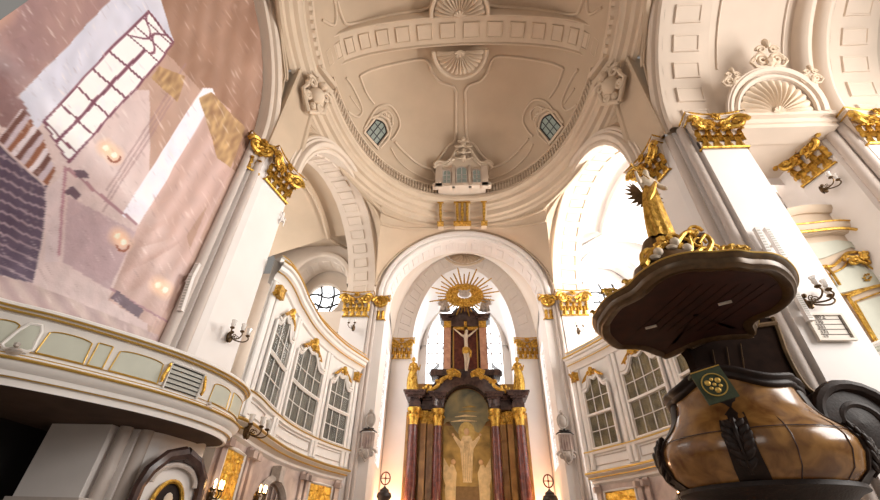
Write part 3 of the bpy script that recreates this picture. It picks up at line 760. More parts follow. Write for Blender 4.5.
# ------------------------------------------------------------------ altar
AYY = 32.5
def ap(px, py, dy=0): p = at_y(px, py, AYY); return V((p.x, dy, p.z))
t = thing('high_altar', 'tall dark marble high altar with red columns and gilded details in the apse', 'altar', (0.1, AYY, 0))
mb = MB(); mb.box((0, .1, 1.6), (8.9, 2.0, 3.2)); mb.box((0, .1, 3.3), (9.1, 2.1, .3)); mb.build('plinth', 'dmarb', t)
mb = MB(); mb.box((0, 1.6, 8), (8.4, .8, 10)); mb.build('back_wall', 'omarb', t)
zc = 10.35
for s in (-1, 1):
    for x, y, r, mt, lab in ((3.95, .0, .36, 'rmarb', None), (2.15, .3, .33, 'rmarb', None)):
        mb = MB(); mb.lathe([(r*1.25, 3.4), (r*1.25, 3.6), (r*1.05, 3.8), (r, 4.0), (r*1.02, 6), (r*.88, 9.6)], (x*s, y, 0), 20); c = mb.build('column', mt, t, True)
        mb = MB(); mb.lathe([(r*.92, 9.5), (r*1.0, 9.6), (r*.95, 9.7), (r*1.05, 9.95), (r*1.35, 10.2), (r*1.1, 10.25), (r*1.3, 10.45), (r*1.55, 10.6), (r*1.55, 10.7)], (x*s, y, 0), 16, mod=lambda a, z: 1+.12*sin(8*a)*(1 if 9.7 < z < 10.5 else 0))
        for k in range(8): a = pi/4*k; mb.ball((x*s+cos(a)*r*1.25, y+sin(a)*r*1.25, 10.15+.2*(k % 2)), .13, 6)
        mb.build('column_capital', 'gold', c, True)
    for x, y in ((3.25, .55), (2.75, .75)):
        mb = MB(); mb.box((x*s, y+.2, 6.6), (.42, .5, 6.4)); c = mb.build('pilaster', 'omarb', t)
        mb = MB(); mb.grid([[V((x*s+e*(.22+.1*q), y-.05-.12*q, 9.75+q*.9)) for e in (-1, -.3, .3, 1)] for q in (0, .3, .6, .8, 1)])
        for k in range(5): mb.ball((x*s-.2+.1*k, y-.16, 9.95+.3*(k % 3)), .1, 6)
        mb.build('pilaster_capital', 'gold', c, True)
    mb = MB(); mb.box((4.45*s, .7, 6.8), (.2, 1.0, 7.4)); mb.build('side_panel', 'omarb', t)
# entablature: two wings + arch
def ent(mb, x0, x1, y0, z0):
    for dz, h_, e in ((0, .35, 0), (.35, .3, -.08), (.65, .15, .12), (.8, .22, .3), (1.02, .14, .42)):
        mb.box(((x0+x1)/2, y0+1-e/2, z0+dz+h_/2), (abs(x1-x0)+2*e, 2+e, h_))
mb = MB()
for s in (-1, 1):
    ent(mb, 3.45*s, 4.35*s, -.45, zc+.38); ent(mb, 2.55*s, 3.5*s, .25, zc+.38); ent(mb, 1.85*s, 2.5*s, -.1, zc+.38)
mb.grid([[V((-cos(pi*i/28)*r, y, zc+.55+sin(pi*i/28)*r*1.0)) for i in range(29)] for r, y in ((1.75, 1.2), (1.75, .2), (1.9, .1), (2.05, .0), (2.2, -.1), (2.45, -.25), (2.6, -.25), (2.62, 1.2))])
mb.prism([V((-3.0, .5, 11.6)), V((-2.7, .5, 12.6)), V((-2.2, .5, 13.3)), V((2.2, .5, 13.3)), V((2.7, .5, 12.6)), V((3.0, .5, 11.6)), V((2.2, .5, 11.6)), V((1.6, .5, 12.6)), V((0, .5, 13.0)), V((-1.6, .5, 12.6)), V((-2.2, .5, 11.6))], (0, 1, 0))
mb.build('entablature', 'dmarb', t, True)
mb = MB()   # gilt scroll pediment
for s in (-1, 1):
    P = [V((3.1*s, -.2, 11.95)), V((2.7*s, -.35, 12.0)), V((2.2*s, -.4, 12.3)), V((2.0*s, -.4, 12.7)), V((1.5*s, -.4, 13.0)), V((.9*s, -.4, 13.2)), V((.4*s, -.4, 13.1))]
    mb.tube(smooth_path(P, 4), .15, 7); mb.tube(spiral(V((2.95*s, -.35, 12.2)), V((s, 0, 0)), V((0, 0, -1)), .35, 1.3), .11, 6)
    mb.tube(spiral(V((1.1*s, -.4, 13.25)), V((s, 0, 0)), V((0, 0, 1)), .28, 1.3), .12, 6); mb.tube([V((1.5*s, -.4, 13.45)), V((1.0*s, -.5, 13.6)), V((.5*s, -.4, 13.35))], .12, 6)
    for k in range(6): mb.ball((s*(.5+.35*k), -.5, 13.2-.15*k+.2*(k % 2)), .17, 6)
mb.build('gilded_scrollwork', 'gold', t, True)
# upper tier
z1_ = 13.35; zt = ap(465, 318).z-.25
mb = MB(); mb.box((0, .9, z1_+.2), (5.6, 1.8, .5)); mb.box((0, 1.0, (z1_+zt)/2), (3.7, 1.1, zt-z1_))
for s in (-1, 1): mb.grid([[V((x*s, y, z)) for x, z in ((1.9, z1_+2.8), (2.2, z1_+1.6), (2.15, z1_+1.2), (2.6, z1_+.8), (3.0, z1_+.4), (1.9, z1_+.3))] for y in (.6, 1.5)])
mb.build('upper_tier', 'dmarb', t)
mb = MB(); mb.box((0, .4, (z1_+zt)/2+.1), (1.9, .1, zt-z1_-.8)); mb.build('crucifix_panel', 'rmarb', t)
mb = MB(); mb.tube([V((-1.0, .33, z1_+.5)), V((-1.0, .33, zt-.5)), V((1.0, .33, zt-.5)), V((1.0, .33, z1_+.5))], .06, 5); mb.build('panel_border', 'goldl', t)
for s in (-1, 1):
    mb = MB(); mb.box((1.5*s, .3, (z1_+zt)/2), (.55, .5, zt-z1_-.1)); c = mb.build('upper_pilaster', 'pmarb', t)
    mb = MB(); mb.box((1.5*s, .25, zt-.35), (.62, .6, .6)); mb.build('pilaster_capital', 'gold', c)
mb = MB()
for dz, e in ((0, 0), (.2, .2), (.4, .4)):
    for s in (-1, 1): mb.box((1.55*s, .65, zt+dz+.1), (.9+e, 1.3+e, .2))
    mb.grid([[V((-cos(pi*i/20)*1.15, y, zt+.1+dz+.75*sin(pi*i/20))) for i in range(21)] for y in (1.3, .2-e)])
mb.grid([[V((-cos(pi*i/20)*r, .15, zt+.1+r*.66*sin(pi*i/20))) for i in range(21)] for r in (0.01, 1.45)]); mb.grid([[V((-cos(pi*i/20)*1.45, y, zt+.1+.95*sin(pi*i/20))) for i in range(21)] for y in (-.1, 1.3)])
mb.grid([[V((-cos(pi*i/20)*r, -.1, zt+.1+r*.66*sin(pi*i/20))) for i in range(21)] for r in (1.15, 1.45)])
mb.prism([V((1.3*cos(pi*i/20), .25, zt+.15+.85*sin(pi*i/20))) for i in range(21)], (0, .9, 0)); mb.box((0, .8, zt-.1), (3.6, 1.2, .7)); mb.build('upper_cornice', 'dmarb', t, True)
# altar picture, recessed in the frame
pc = thing('altar_painting', 'painted altarpiece of a white robed figure with raised arms between kneeling angels', 'painting', (.1, AYY+.95, 0))
pm = mat('painting_ground', (.55, .36, .10), .5, col2=(.20, .13, .04), vs=.9); pw = mat('painted_robe', (.78, .60, .34), .6, var=.3, vs=3); ps = mat('painted_sky', (.10, .11, .09), .6, col2=(.33, .28, .14), vs=.7); pd = mat('painted_stone', (.22, .13, .05), .6, var=.3, vs=4); pf = mat('painted_skin', (.62, .40, .22), .6)
mb = MB(); mb.box((0, .06, 6.5), (3.5, .1, 6.4)); mb.build('canvas', pm, pc)
mb = MB(); mb.prism([V((1.74*cos(pi*i/20), 0, 10.6+1.9*sin(pi*i/20))) for i in range(21)]+[V((-1.74+3.48*i/16, 0, 9.3+.35*sin(i*.9)+.5*abs(i-8)/8)) for i in range(17)], (0, .1, 0)); mb.build('painted_sky', ps, pc)
mb = MB(); mb.prism([V((.62*cos(2*pi*i/20), -.015, 9.25+.75*sin(2*pi*i/20))) for i in range(20)], (0, .03, 0)); mb.build('glow', mat('painted_glow', (.62, .46, .16), .6, col2=(.42, .28, .09), vs=3), pc)
for k in range(5):
    mb = MB(); mb.tube([V((-1.2+.3*k, -.01, 10+.35*k)), V((-.3+.2*k, -.01, 10.1+.35*k)), V((.8, -.01, 10.05+.35*k))], [.02, .09, .02], 6); mb.build('cloud', pw if k < 2 else pm, pc) if k < 4 else None
def flat(name, pts, m, y=-.02): mb = MB(); mb.prism([V((x, y, z)) for x, z in pts], (0, .04, 0)); return mb.build(name, m, pc)
flat('robe', [(-.28, 9.0), (-.45, 8.6), (-.95, 9.05), (-1.0, 8.85), (-.5, 8.1), (-.42, 7.4), (-.35, 6.6), (-.3, 5.9), (.32, 5.9), (.38, 6.7), (.42, 7.5), (.5, 8.1), (1.0, 8.85), (.95, 9.05), (.45, 8.6), (.28, 9.0)], pw)
mb = MB(); mb.ball((0, -.02, 9.28), .21, 12, (1, .25, 1.2)); mb.ball((-1.02, -.02, 9.08), .1, 8, (1, .3, 1)); mb.ball((1.02, -.02, 9.08), .1, 8, (1, .3, 1)); mb.build('head_and_hands', pf, pc, True)
for k in range(5):
    mb = MB(); x = -.3+.15*k; mb.tube([V((x, -.05, 6.0)), V((x*.9, -.05, 7.2)), V((x*.5, -.05, 8.6))], .009, 4); mb.build('robe_fold', pd, pc)
flat('tomb_block', [(-.9, 4.7), (.9, 4.7), (.9, 5.8), (-.9, 5.8)], pd); flat('tomb_block', [(-1.3, 5.65), (1.3, 5.65), (1.3, 5.9), (-1.3, 5.9)], pm, -.06)
for s in (-1, 1):
    flat('kneeling_angel', [(s*1.5, 4.6), (s*.85, 4.6), (s*.8, 5.9), (s*.75, 6.5), (s*.95, 7.0), (s*1.2, 7.05), (s*1.4, 6.5), (s*1.6, 5.4)][::1 if s > 0 else -1], pw, -.08)
    flat('angel_wing', [(s*1.2, 6.7), (s*1.7, 7.5), (s*1.72, 6.2), (s*1.5, 5.6)], pw, -.05)
    mb = MB(); mb.ball((s*1.0, -.1, 7.2), .17, 10, (1, .3, 1.1)); mb.build('angel_head', pf, pc, True)
    for k in range(3): mb = MB(); mb.ball((s*(1.4-.4*k), -.06, 3.9+.25*(k % 2)), .32, 8, (1, .2, 1.3)); mb.build('crouching_guard', [pf, pd, pm][k], pc, True)
# crucifix
zx = ap(466, 321).z; zf = ap(466, 372).z
cr = thing('crucifix', 'gilded cross with a pale crucified figure on the upper altar', 'crucifix', (.15, AYY+.12, 0))
mb = MB(); mb.box((0, 0, (zx+zf)/2), (.24, .16, zx-zf)); mb.box((0, 0, ap(466, 328).z), (2.1, .16, .26)); mb.build('cross', 'gold', cr)
hH = 4.0; za = ap(466, 329).z
P = [(0, -.2, za-1.9), (.03, -.2, za-1.5), (.0, -.24, za-1.05), (0, -.24, za-.7), (.03, -.3, za-.5), (.08, -.38, za-.33), (.08, -.36, za-.18)]
Rr = [.2, .16, (.24, .16), (.2, .13), .09, .15, .12]; Ed = [(i, i+1) for i in range(6)]
for s in (-1, 1):
    b = len(P); P += [(.27*s, -.22, za-.68), (.6*s, -.18, za-.35), (.93*s, -.14, za-.05), (1.03*s, -.13, za+.04)]; Rr += [.09, .075, .05, .055]; Ed += [(3, b), (b, b+1), (b+1, b+2), (b+2, b+3)]
for s in (-1, 1):
    b = len(P); P += [(.11*s, -.2, za-2.05), (.12*s+.08, -.34, za-2.75), (.06*s, -.18, za-3.5), (.05*s, -.28, za-3.72)]; Rr += [.14, .11, .065, .06]; Ed += [(0, b), (b, b+1), (b+1, b+2), (b+2, b+3)]
bo = skin('body', P, Ed, Rr, 'flesh', cr)
mb = MB(); mb.lathe([(.24, za-2.3), (.3, za-2.1), (.27, za-1.75), (.22, za-1.7)], (0, -.2, 0), 16, .75, mod=lambda a, z: 1+.1*sin(6*a+z*5)); mb.tube([V((.25, -.3, za-1.85)), V((.4, -.35, za-2.1)), V((.36, -.32, za-2.6))], .09, 6); mb.build('loincloth', 'gold', cr, True)
hair(cr, 'bronze', (.08, -.33, za-.22), .15)
# sunburst
sc_ = ap(465, 297); sb = thing('sunburst', 'gilded oval sunburst of pointed rays around a cloud crowning the altar', 'sunburst', (.1, AYY-.1, sc_.z))
random.seed(3)
for k in range(36):
    a = 2*pi*k/36; lr = [2.35, 3.1, 2.6][k % 3]*(1.0 if sin(a) > -.25 else .62); ax = V((cos(a)*1.05, 0, sin(a)*.95)); d = ax.normalized(); nn = V((-d.z, 0, d.x)); L0 = .8
    mb = MB(); w_ = .10
    mb.add([d*L0+nn*w_, d*L0-nn*w_, d*lr-nn*w_*.55, d*(lr+.12), d*lr+nn*w_*.55, d*L0+V((0, -.12, 0)), d*lr*.97+V((0, -.09, 0)), d*L0+V((0, .1, 0))], [(0, 5, 6, 4), (5, 1, 2, 6), (4, 6, 3), (6, 2, 3), (0, 4, 3, 2, 1)])
    mb.build('ray', 'gold', sb)
mb = MB()
for k in range(22): a = 2*pi*k/22; mb.ball((cos(a)*1.35, -.15-.1*(k % 2), sin(a)*.95), .36, 8, (1, .6, .8))
for k in range(14): a = 2*pi*k/14; mb.ball((cos(a)*.9, -.3, sin(a)*.6), .3, 8, (1, .6, .8))
mb.build('cloud_ring', 'gold', sb, True)
mb = MB(); mb.ball((0, -.45, 0), .5, 12, (1, .6, .7)); mb.ball((0, -.7, -.15), .2, 8, (1, 1, 1.6))
for s in (-1, 1): mb.grid([[V((s*(.1+.4*u), -.65-.1*u, .05+.3*u-.2*v+.1*sin(u*4))) for u in (0, .3, .6, 1)] for v in (0, .5, 1)])
mb.build('dove', 'stone', sb, True)
# angels on the altar
for s in (-1, 1):
    A = 'left' if s < 0 else 'right'
    g = thing('stone_angel', 'grey seated angel %s of the sunburst on the altar cornice' % A, 'statue', (1.75*s+.1, AYY+.2, zt+.6), group='grey angels below the sunburst')
    body(g, 'stone', 1.85, (((-.22, -.08, .66), (-.3, -.15, .82)), ((.22, -.08, .66), (.3, -.12, .82))), lean=(-.1*s, 0), legs=(((-.08, -.25, .4), (-.06, -.25, .12)), ((.1, -.22, .38), (.12, -.2, .08))))
    robe(g, 'stone', 1.85, .25, .8, .16, 7); wing(g, 'stone', (s*.15, .2, 1.25), s, .8, .9); hair(g, 'stone', (-.1*s, 0, 1.78), .13)
    x = ap(413 if s < 0 else 517, 380).x
    g = thing('gilded_statue', 'gilded robed statue standing on the %s altar cornice' % A, 'statue', (x+.05, AYY-.1, zc+1.6), group='gilded statues on the altar')
    g.scale = (.78, .78, 1)
    body(g, 'gold', 2.7, (((-.2, -.05, .62), (-.12, -.18, .66)), ((.2, -.02, .62), (.24, -.14, .74))), lean=(.1*s, 0))
    robe(g, 'gold', 2.7, .02, .82, .12, 8, sway=.05*s); hair(g, 'gold', (.1*s, 0, 2.6), .19)
    mb = MB(); mb.tube([V((.2*s, -.3, .9)), V((-.1*s, -.35, 1.4)), V((-.35*s, -.1, 1.9))], [.14, .2, .1], 7); mb.build('mantle', 'gold', g, True)
# ------------------------------------------------------------------ gallery facades
GPS = {-1: [(8.6, 13.9), (7.98, 14.9), (8.12, 17.6), (8.12, 20.3), (7.55, 23.3), (6.65, 25.65)], 1: [(10.3, 13.9), (9.9, 16), (9.5, 18.3), (9.1, 20.1), (8.3, 22.3), (7.5, 23.9), (6.6, 25.5)]}
GP = GPS[-1]
def gx(y):
    pts = GP; y = max(pts[0][1], min(pts[-1][1], y))
    for i in range(len(pts)-1):
        if pts[i][1] <= y <= pts[i+1][1]:
            p0 = pts[max(i-1, 0)]; p1 = pts[i]; p2 = pts[i+1]; p3 = pts[min(i+2, len(pts)-1)]
            h = p2[1]-p1[1]; t = (y-p1[1])/h; m1 = (p2[0]-p0[0])/(p2[1]-p0[1])*h; m2 = (p3[0]-p1[0])/(p3[1]-p1[1])*h
            return (2*t**3-3*t*t+1)*p1[0]+(t**3-2*t*t+t)*m1+(-2*t**3+3*t*t)*p2[0]+(t**3-t*t)*m2
def gal(s):
    global GP
    GP = GPS[s]; WY = ((15.35, 17.7, 9.35, 3), (18.6, 22.0, 9.45, 4), (22.9, 24.9, 9.4, 3)) if s < 0 else ((15.2, 18.3, 9.35, 3), (19.3, 22.0, 9.45, 4), (23.1, 24.75, 9.4, 3))
    A = 'left' if s < 0 else 'right'
    cu = 'curt' if s < 0 else 'curt2'
    g = thing('glazed_gallery', 'curved white glazed gallery with gilt cornices between the piers on the %s' % A, 'gallery', (0, 0, 0))
    def P(y, o, z):
        d = (gx(y+.05)-gx(y-.05))/(min(y+.05, GP[-1][1])-max(y-.05, GP[0][1])); n = V((-1, d, 0)).normalized()
        return V(((gx(y)+n.x*o)*s, y+n.y*o, z))
    Y0, Y1 = 14.55, (25.6 if s < 0 else 25.45)
    def band(mb, prof, y0=Y0, y1=Y1, n=44): return mb.grid([[P(y0+(y1-y0)*i/n, o, z) for o, z in prof] for i in range(n+1)])
    def line(mb, o, z, r=.035, y0=Y0, y1=Y1, n=44): return mb.tube([P(y0+(y1-y0)*i/n, o, z) for i in range(n+1)], r, 5)
    mb = MB(); band(mb, [(-.25, 0), (-.25, 4.85)]); mb.build('marble_wall', 'wmarb', g, True)
    mb = MB(); band(mb, [(0, 6.3), (0, 11.3)]); mb.build('upper_wall', 'trimw', g, True)
    mb = MB(); band(mb, [(-.25, 4.8), (-.1, 4.9), (-.1, 5.0), (.05, 5.1), (.2, 5.2), (.3, 5.25), (.3, 5.38), (.1, 5.42), (.03, 5.5), (.0, 5.55), (.0, 6.2), (.12, 6.24), (.15, 6.36), (.02, 6.4)]); mb.build('parapet', 'trimw', g, True)
    mb = MB(); line(mb, .16, 6.38, .035); line(mb, .30, 5.33, .06); line(mb, .12, 5.12, .035); mb.build('gilt_line', 'goldl', g)
    mb = MB()
    def wob(o, z): return (o, z)
    band(mb, [(0, 10.9), (.1, 10.95), (.12, 11.1), (.28, 11.25), (.42, 11.35), (.45, 11.5), (.55, 11.55), (.55, 11.7), (.3, 11.75), (.2, 11.8), (.2, 12.0), (.3, 12.04), (.3, 12.12), (-.3, 12.12), (-.3, 10.9)]); mb.build('cornice', 'trimw', g, True)
    mb = MB(); line(mb, .57, 11.72, .05); line(mb, .3, 11.27, .035); line(mb, .32, 12.08, .03); mb.build('gilt_line', 'goldl', g)
    # pilaster strips
    for y in (14.9, (WY[0][1]+WY[1][0])/2, (WY[1][1]+WY[2][0])/2, 25.2):
        mb = MB(); 
        for dy in (-.28, .05):
            mb.grid([[P(y+dy+e, o, z) for e, o in ((0, 0), (0, .1), (.05, .13), (.2, .13), (.25, .1), (.25, 0))] for z in (5.5, 10.9)])
        mb.build('pilaster_strip', 'trimw', g)
    for y in (14.9, 25.2):
        mb = MB(); mb.box(P(y, .15, 10.5), (.35, .5, .5))
        for k in range(8): mb.ball(P(y-.25+.07*k, .25, 10.3+.15*(k % 4)), .1, 5)
        mb.build('pilaster_capital', 'gold', g, True)
    # windows
    for (y0, y1, zt_, nc) in WY:
        n = 24
        def top(u): return zt_+.75*(.5-.5*cos(2*pi*u))**.7 + (.12*cos(6*pi*u))
        f = mb = MB(); rows = []
        mb.grid([[P(y0+(y1-y0)*i/n, .10, 6.5+(top(i/n)-6.5)*k) for k in (0, 1)] for i in range(n+1)]); win = mb.build('window', 'gpane', g)
        mb = MB(); m_ = 60
        mb.grid([[P(y0+(y1-y0)*i/m_, .05+.045*sin(i*1.25+.9*sin(i*.37)), 6.5+(top(i/m_)-6.5)*k) for k in (0, 1)] for i in range(m_+1)]); mb.build('curtain', cu, win, 'all')
        mb = MB(); o = .14
        def rail(pts, r=.07): mb.tube(pts, r, 5)
        rail([P(y0, o, 6.45), P(y0, o, top(0))], .09); rail([P(y1, o, 6.45), P(y1, o, top(1))], .09)
        rail([P(y0+(y1-y0)*i/n, o, top(i/n)) for i in range(n+1)], .10)
        rail([P(y0+(y1-y0)*i/n, o+.08, top(i/n)+.14) for i in range(n+1)], .06)
        rail([P(y0+(y1-y0)*i/n, o, 6.47) for i in range(n+1)], .07); rail([P(y0+(y1-y0)*i/n, o, 8.15) for i in range(n+1)], .10)
        for z in (7.3, 9.0): rail([P(y0+(y1-y0)*i/n, .12, z) for i in range(n+1)], .028)
        for k in range(1, nc): y = y0+(y1-y0)*k/nc; rail([P(y, .12, 6.5), P(y, .12, top(k/nc))], .03)
        mb.build('window_frame', 'trimw', win, True)
        yc = (y0+y1)/2; mb = MB(); c = P(yc, .25, top(.5)+.3); ax = (P(yc+.3, .25, 0)-P(yc-.3, .25, 0)).normalized(); Z = V((0, 0, 1)); sz = .85 if nc == 3 else 1.2
        for e in (-1, 1):
            mb.tube(spiral(c+ax*(.22*e*sz), ax*e, Z, .2*sz, 1.4), .06*sz, 6); mb.tube([c+ax*(.4*e*sz), c+ax*(.7*e*sz)-Z*.2, c+ax*(1.0*e*sz)-Z*.35], [.07, .09, .03], 6)
            for k in range(4): mb.ball(c+ax*(.25+.17*k)*e*sz+Z*(.1-.14*k)*sz, .09*sz, 5)
        mb.ball(c+Z*.22*sz, .17*sz, 8, (1, 1, 1.3)); mb.ball(c-Z*.05, .16*sz, 8); mb.build('gilt_crest', 'gold', g, True)
    # parapet panel mouldings
    for (y0, y1) in ((15.0, 17.0), (17.7, 22.1), (22.8, 25.0)):
        mb = MB(); mb.tube([P(y0, .03, 5.68), P((y0+y1)/2, .03, 5.68), P(y1, .03, 5.68), P(y1, .03, 6.1), P((y0+y1)/2, .03, 6.1), P(y0, .03, 6.1), P(y0, .03, 5.68)], .025, 4); mb.build('panel_moulding', 'shaft', g)
    # marble storey
    for (y0, y1) in ((15.0, 16.6), (23.1, 24.9)):
        mb = MB(); n = 26; random.seed(5)
        rows = [[P(y0+(y1-y0)*i/n, -.18+.07*noise.noise(V((i*.55, k*.6, y0))), 3.0+1.45*k/n) for k in range(n+1)] for i in range(n+1)]
        mb.grid(rows); mb.build('gilt_relief', 'goldr', g, True)
        mb = MB(); mb.tube([P(y0, -.18, 2.95), P(y1, -.18, 2.95), P(y1, -.18, 4.5), P((y0+y1)/2, -.18, 4.52), P(y0, -.18, 4.5), P(y0, -.18, 2.95)], .07, 5); mb.build('relief_frame', 'trimw', g)
    mb = MB(); yc = 19.9; n = 20
    dtop = lambda u, r: (yc-cos(pi*u)*r, 2.85+r*sin(pi*u)*1.0)
    mb.grid([[P(*(lambda q: (q[0], -.22, q[1]))(dtop(i/n, 1.05))) , P(dtop(i/n, 1.05)[0], -.22, 0)] for i in range(n+1)]); dr = mb.build('door', 'door', g)
    mb = MB()
    for k in range(1, 5): y = yc-1.05+2.1*k/5; mb.tube([P(y, -.18, 0), P(y, -.18, 2.85+sqrt(max(0, 1.05**2-(y-yc)**2)))], .03, 4)
    for z in (1.5, 2.6, 3.3): mb.tube([P(yc-.9, -.18, z), P(yc+.9, -.18, z)], .05, 4)
    mb.build('door_boards', 'wmarb', dr)
    mb = MB(); pts = [(yc-1.3, 0)]+[dtop(i/n, 1.3) for i in range(n+1)]+[(yc+1.3, 0)]
    for r, o in ((.16, -.1), (.08, .02)): mb.tube([P(a, o, b) for a, b in pts], r, 6)
    mb.box(P(yc, 0, 4.35), (.4, .5, .6)); mb.build('door_surround', 'stone', g, True)
    for y in (14.85, 16.95, 17.5, 22.4, 22.85, 25.2):
        mb = MB(); mb.grid([[P(y+e, o, z) for e, o in ((-.13, -.25), (-.13, -.12), (.13, -.12), (.13, -.25))] for z in (0, 4.85)]); mb.box(P(y, -.05, 4.6), (.3, .35, .25)); mb.build('marble_pilaster', 'wmarb', g)
gal(-1); gal(1)
# ================================================================== PART 3: foreground fittings
def lin(c): return tuple((q/255/12.92 if q/255 < .04045 else ((q/255+.055)/1.055)**2.4) for q in c)
def inpoly(x, y, P):
    c = False; n = len(P); j = n-1
    for i in range(n):
        if (P[i][1] > y) != (P[j][1] > y) and x < (P[j][0]-P[i][0])*(y-P[i][1])/(P[j][1]-P[i][1])+P[i][0]: c = not c
        j = i
    return c
def seg(x, y, a, b):
    dx, dy = b[0]-a[0], b[1]-a[1]; t = max(0, min(1, ((x-a[0])*dx+(y-a[1])*dy)/(dx*dx+dy*dy))); return hypot(x-a[0]-t*dx, y-a[1]-t*dy)
def mixc(a, b, t): t = max(0, min(1, t)); return tuple(p+(q-p)*t for p, q in zip(a, b))
def print_col(x, y):
    """colour of the printed picture on the tarpaulin (the print shows a church interior)"""
    nz = noise.noise(V((x*.02, y*.02, 0)))*.5+.5; n2 = noise.noise(V((x*.09, y*.05, 3)))
    # the print is sheared: coordinates along and across the printed building
    u = (x*.62-y*-.78); v = (-x*.78+y*.62)
    c = mixc((205, 184, 184), (222, 203, 200), nz)
    if x > 150+(y < 90)*-20+(90-y)*.0 and (x-y*-.62) > 185: c = mixc((196, 168, 158), (176, 144, 128), nz)
    if inpoly(x, y, [(140, -40), (275, -40), (275, 60), (262, 130), (240, 175), (225, 160), (205, 95), (175, 60), (150, 40), (150, 0)]): c = mixc((172, 140, 124), (146, 112, 94), nz+.4*sin(x*.35+y*.05)*.5)
    if inpoly(x, y, [(-60, -60), (120, -60), (118, 0), (20, 95), (-60, 130)]): c = mixc((176, 144, 138), (150, 120, 122), nz)
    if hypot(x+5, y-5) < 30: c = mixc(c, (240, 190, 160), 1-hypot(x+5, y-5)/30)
    if inpoly(x, y, [(-10, 60), (20, 97), (45, 120), (30, 140), (-10, 120)]): c = (150, 118, 118)
    if inpoly(x, y, [(20, 95), (118, -5), (150, -40), (175, 42), (148, 12), (45, 122), (38, 130)]): c = mixc((200, 202, 220), (222, 220, 232), nz)
    W = [(45, 122), (149, 11), (174, 42), (163, 58), (72, 162)]
    if inpoly(x, y, W):
        a = V((104, -111)).normalized(); b = V((a.y*-1, a.x)); p = V((x-45, y-122)); s_ = p.dot(a); r_ = p.dot(b)
        c = (250, 248, 252)
        fr_ = False
        if s_ < 122: fr_ = (s_ % 24.2) < 2.2 or abs(r_-24) < 1.8
        else: fr_ = abs(r_-10-9*sin(s_*.2)) < 1.5 or abs(r_-26-6*cos(s_*.25)) < 1.5 or (s_ % 11) < 1.3
        if r_ < 1.6 or r_ > 45.5: fr_ = True
        if fr_: c = (122, 74, 92)
    for q in range(len(W)):
        if seg(x, y, W[q], W[(q+1) % 5]) < 1.1: c = (122, 74, 92)
    if inpoly(x, y, [(122, 215), (203, 88), (213, 88), (216, 97), (140, 225)]): c = (238, 234, 246)
    for k in (0, 10, 22):
        if seg(x, y, (108+k*.2-4, 212-k), (190+k*.2-8, 86-k)) < .9: c = mixc(c, (160, 130, 132), .6)
    if inpoly(x, y, [(140, 225), (216, 97), (232, 110), (235, 165), (160, 330), (110, 300)]): c = mixc((206, 178, 172), (188, 158, 150), .5+.5*sin((x*.85+y*.5)*.32))
    if inpoly(x, y, [(152, 78), (160, 66), (186, 76), (178, 102)]) or inpoly(x, y, [(200, 98), (212, 92), (246, 128), (232, 168), (218, 158)]):
        c = mixc((200, 168, 124), (150, 116, 88), .5+.9*noise.noise(V((x*.22+y*.1, y*.12, 9))))
    if inpoly(x, y, [(188, 235), (208, 205), (205, 215), (190, 250)]): c = mixc(c, (160, 128, 108), .6)
    # pews
    if inpoly(x, y, [(-60, 100), (2, 146), (50, 187), (46, 225), (34, 285), (-60, 255)]):
        t = (y-.45*x+1.5*noise.noise(V((x*.05, 0, 0)))) % 11; c = (158, 140, 150) if t < 2.4 else mixc((80, 66, 84), (108, 94, 112), nz)
    if inpoly(x, y, [(0, 140), (22, 108), (44, 134), (58, 170), (50, 186), (4, 146)]):
        c = [(150, 100, 78), (226, 214, 220), (120, 84, 78), (205, 190, 200)][int((x*.13+y*.1)) % 4]
    if inpoly(x, y, [(48, 190), (60, 180), (66, 168), (68, 180), (60, 262), (46, 262)]): c = (214, 196, 198)
    if seg(x, y, (68, 167), (60, 255)) < 1.3: c = (176, 130, 142)
    if seg(x, y, (68, 167), (137, 224)) < 1.5 or seg(x, y, (66, 262), (175, 325)) < 1.0: c = (170, 132, 140)
    if inpoly(x, y, [(70, 196), (137, 232), (110, 290), (64, 262)]): c = mixc((196, 172, 178), (182, 156, 160), nz)
    for q in ([(75, 170), (86, 170), (91, 178), (80, 178)], [(67, 192), (73, 186), (84, 194), (78, 200)], [(118, 290), (146, 310), (140, 318), (112, 298)]):
        if inpoly(x, y, q): c = (112, 92, 104)
    if inpoly(x, y, [(-60, 262), (30, 282), (160, 335), (160, 370), (-60, 330)]): c = mixc((206, 186, 180), (184, 160, 160), .5+.5*sin(x*.28-y*.2))  # pale and dark fold stripes, fold shading put into the colour
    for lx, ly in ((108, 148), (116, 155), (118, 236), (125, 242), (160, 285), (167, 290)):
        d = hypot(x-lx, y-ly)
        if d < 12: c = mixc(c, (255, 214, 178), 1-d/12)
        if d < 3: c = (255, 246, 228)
    if abs(hypot(x-116, y-156)-6) < 1 and y > 156: c = (150, 90, 70)
    if abs(hypot(x-124, y-245)-6) < 1 and y > 245: c = (150, 90, 70)
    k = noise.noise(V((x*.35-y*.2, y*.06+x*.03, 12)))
    c = mixc(c, (246, 236, 232), max(0, k-.35)*1.1); c = mixc(c, (120, 92, 92), max(0, -k-.40)*.7)  # light and dark wrinkle streaks mixed into the print colour
    c = tuple(q*(1+.06*n2) for q in c)
    return c
tp = thing('printed_tarpaulin', 'huge creased tarpaulin printed with a pale church interior, filling the left arch', 'banner', (-9.5, 0, 6))
BX = -9.5; ys = []; y = 1.5
vs = []; fs = []; cols = []; idx = {}
NY, NZ = 370, 430
ybs = [3.6+(11.78-3.6)*(j/NY) for j in range(NY+1)]
def bsh(yy, z):
    k = max(0, min(1, (10.2-z)/3.6)); k = k*k*(3-2*k); return -2.1*k*max(0, min(1, (11.2-yy)/3.4))
zbs = [5.6+(22.7-5.6)*(i/NZ)**1.2 for i in range(NZ+1)]
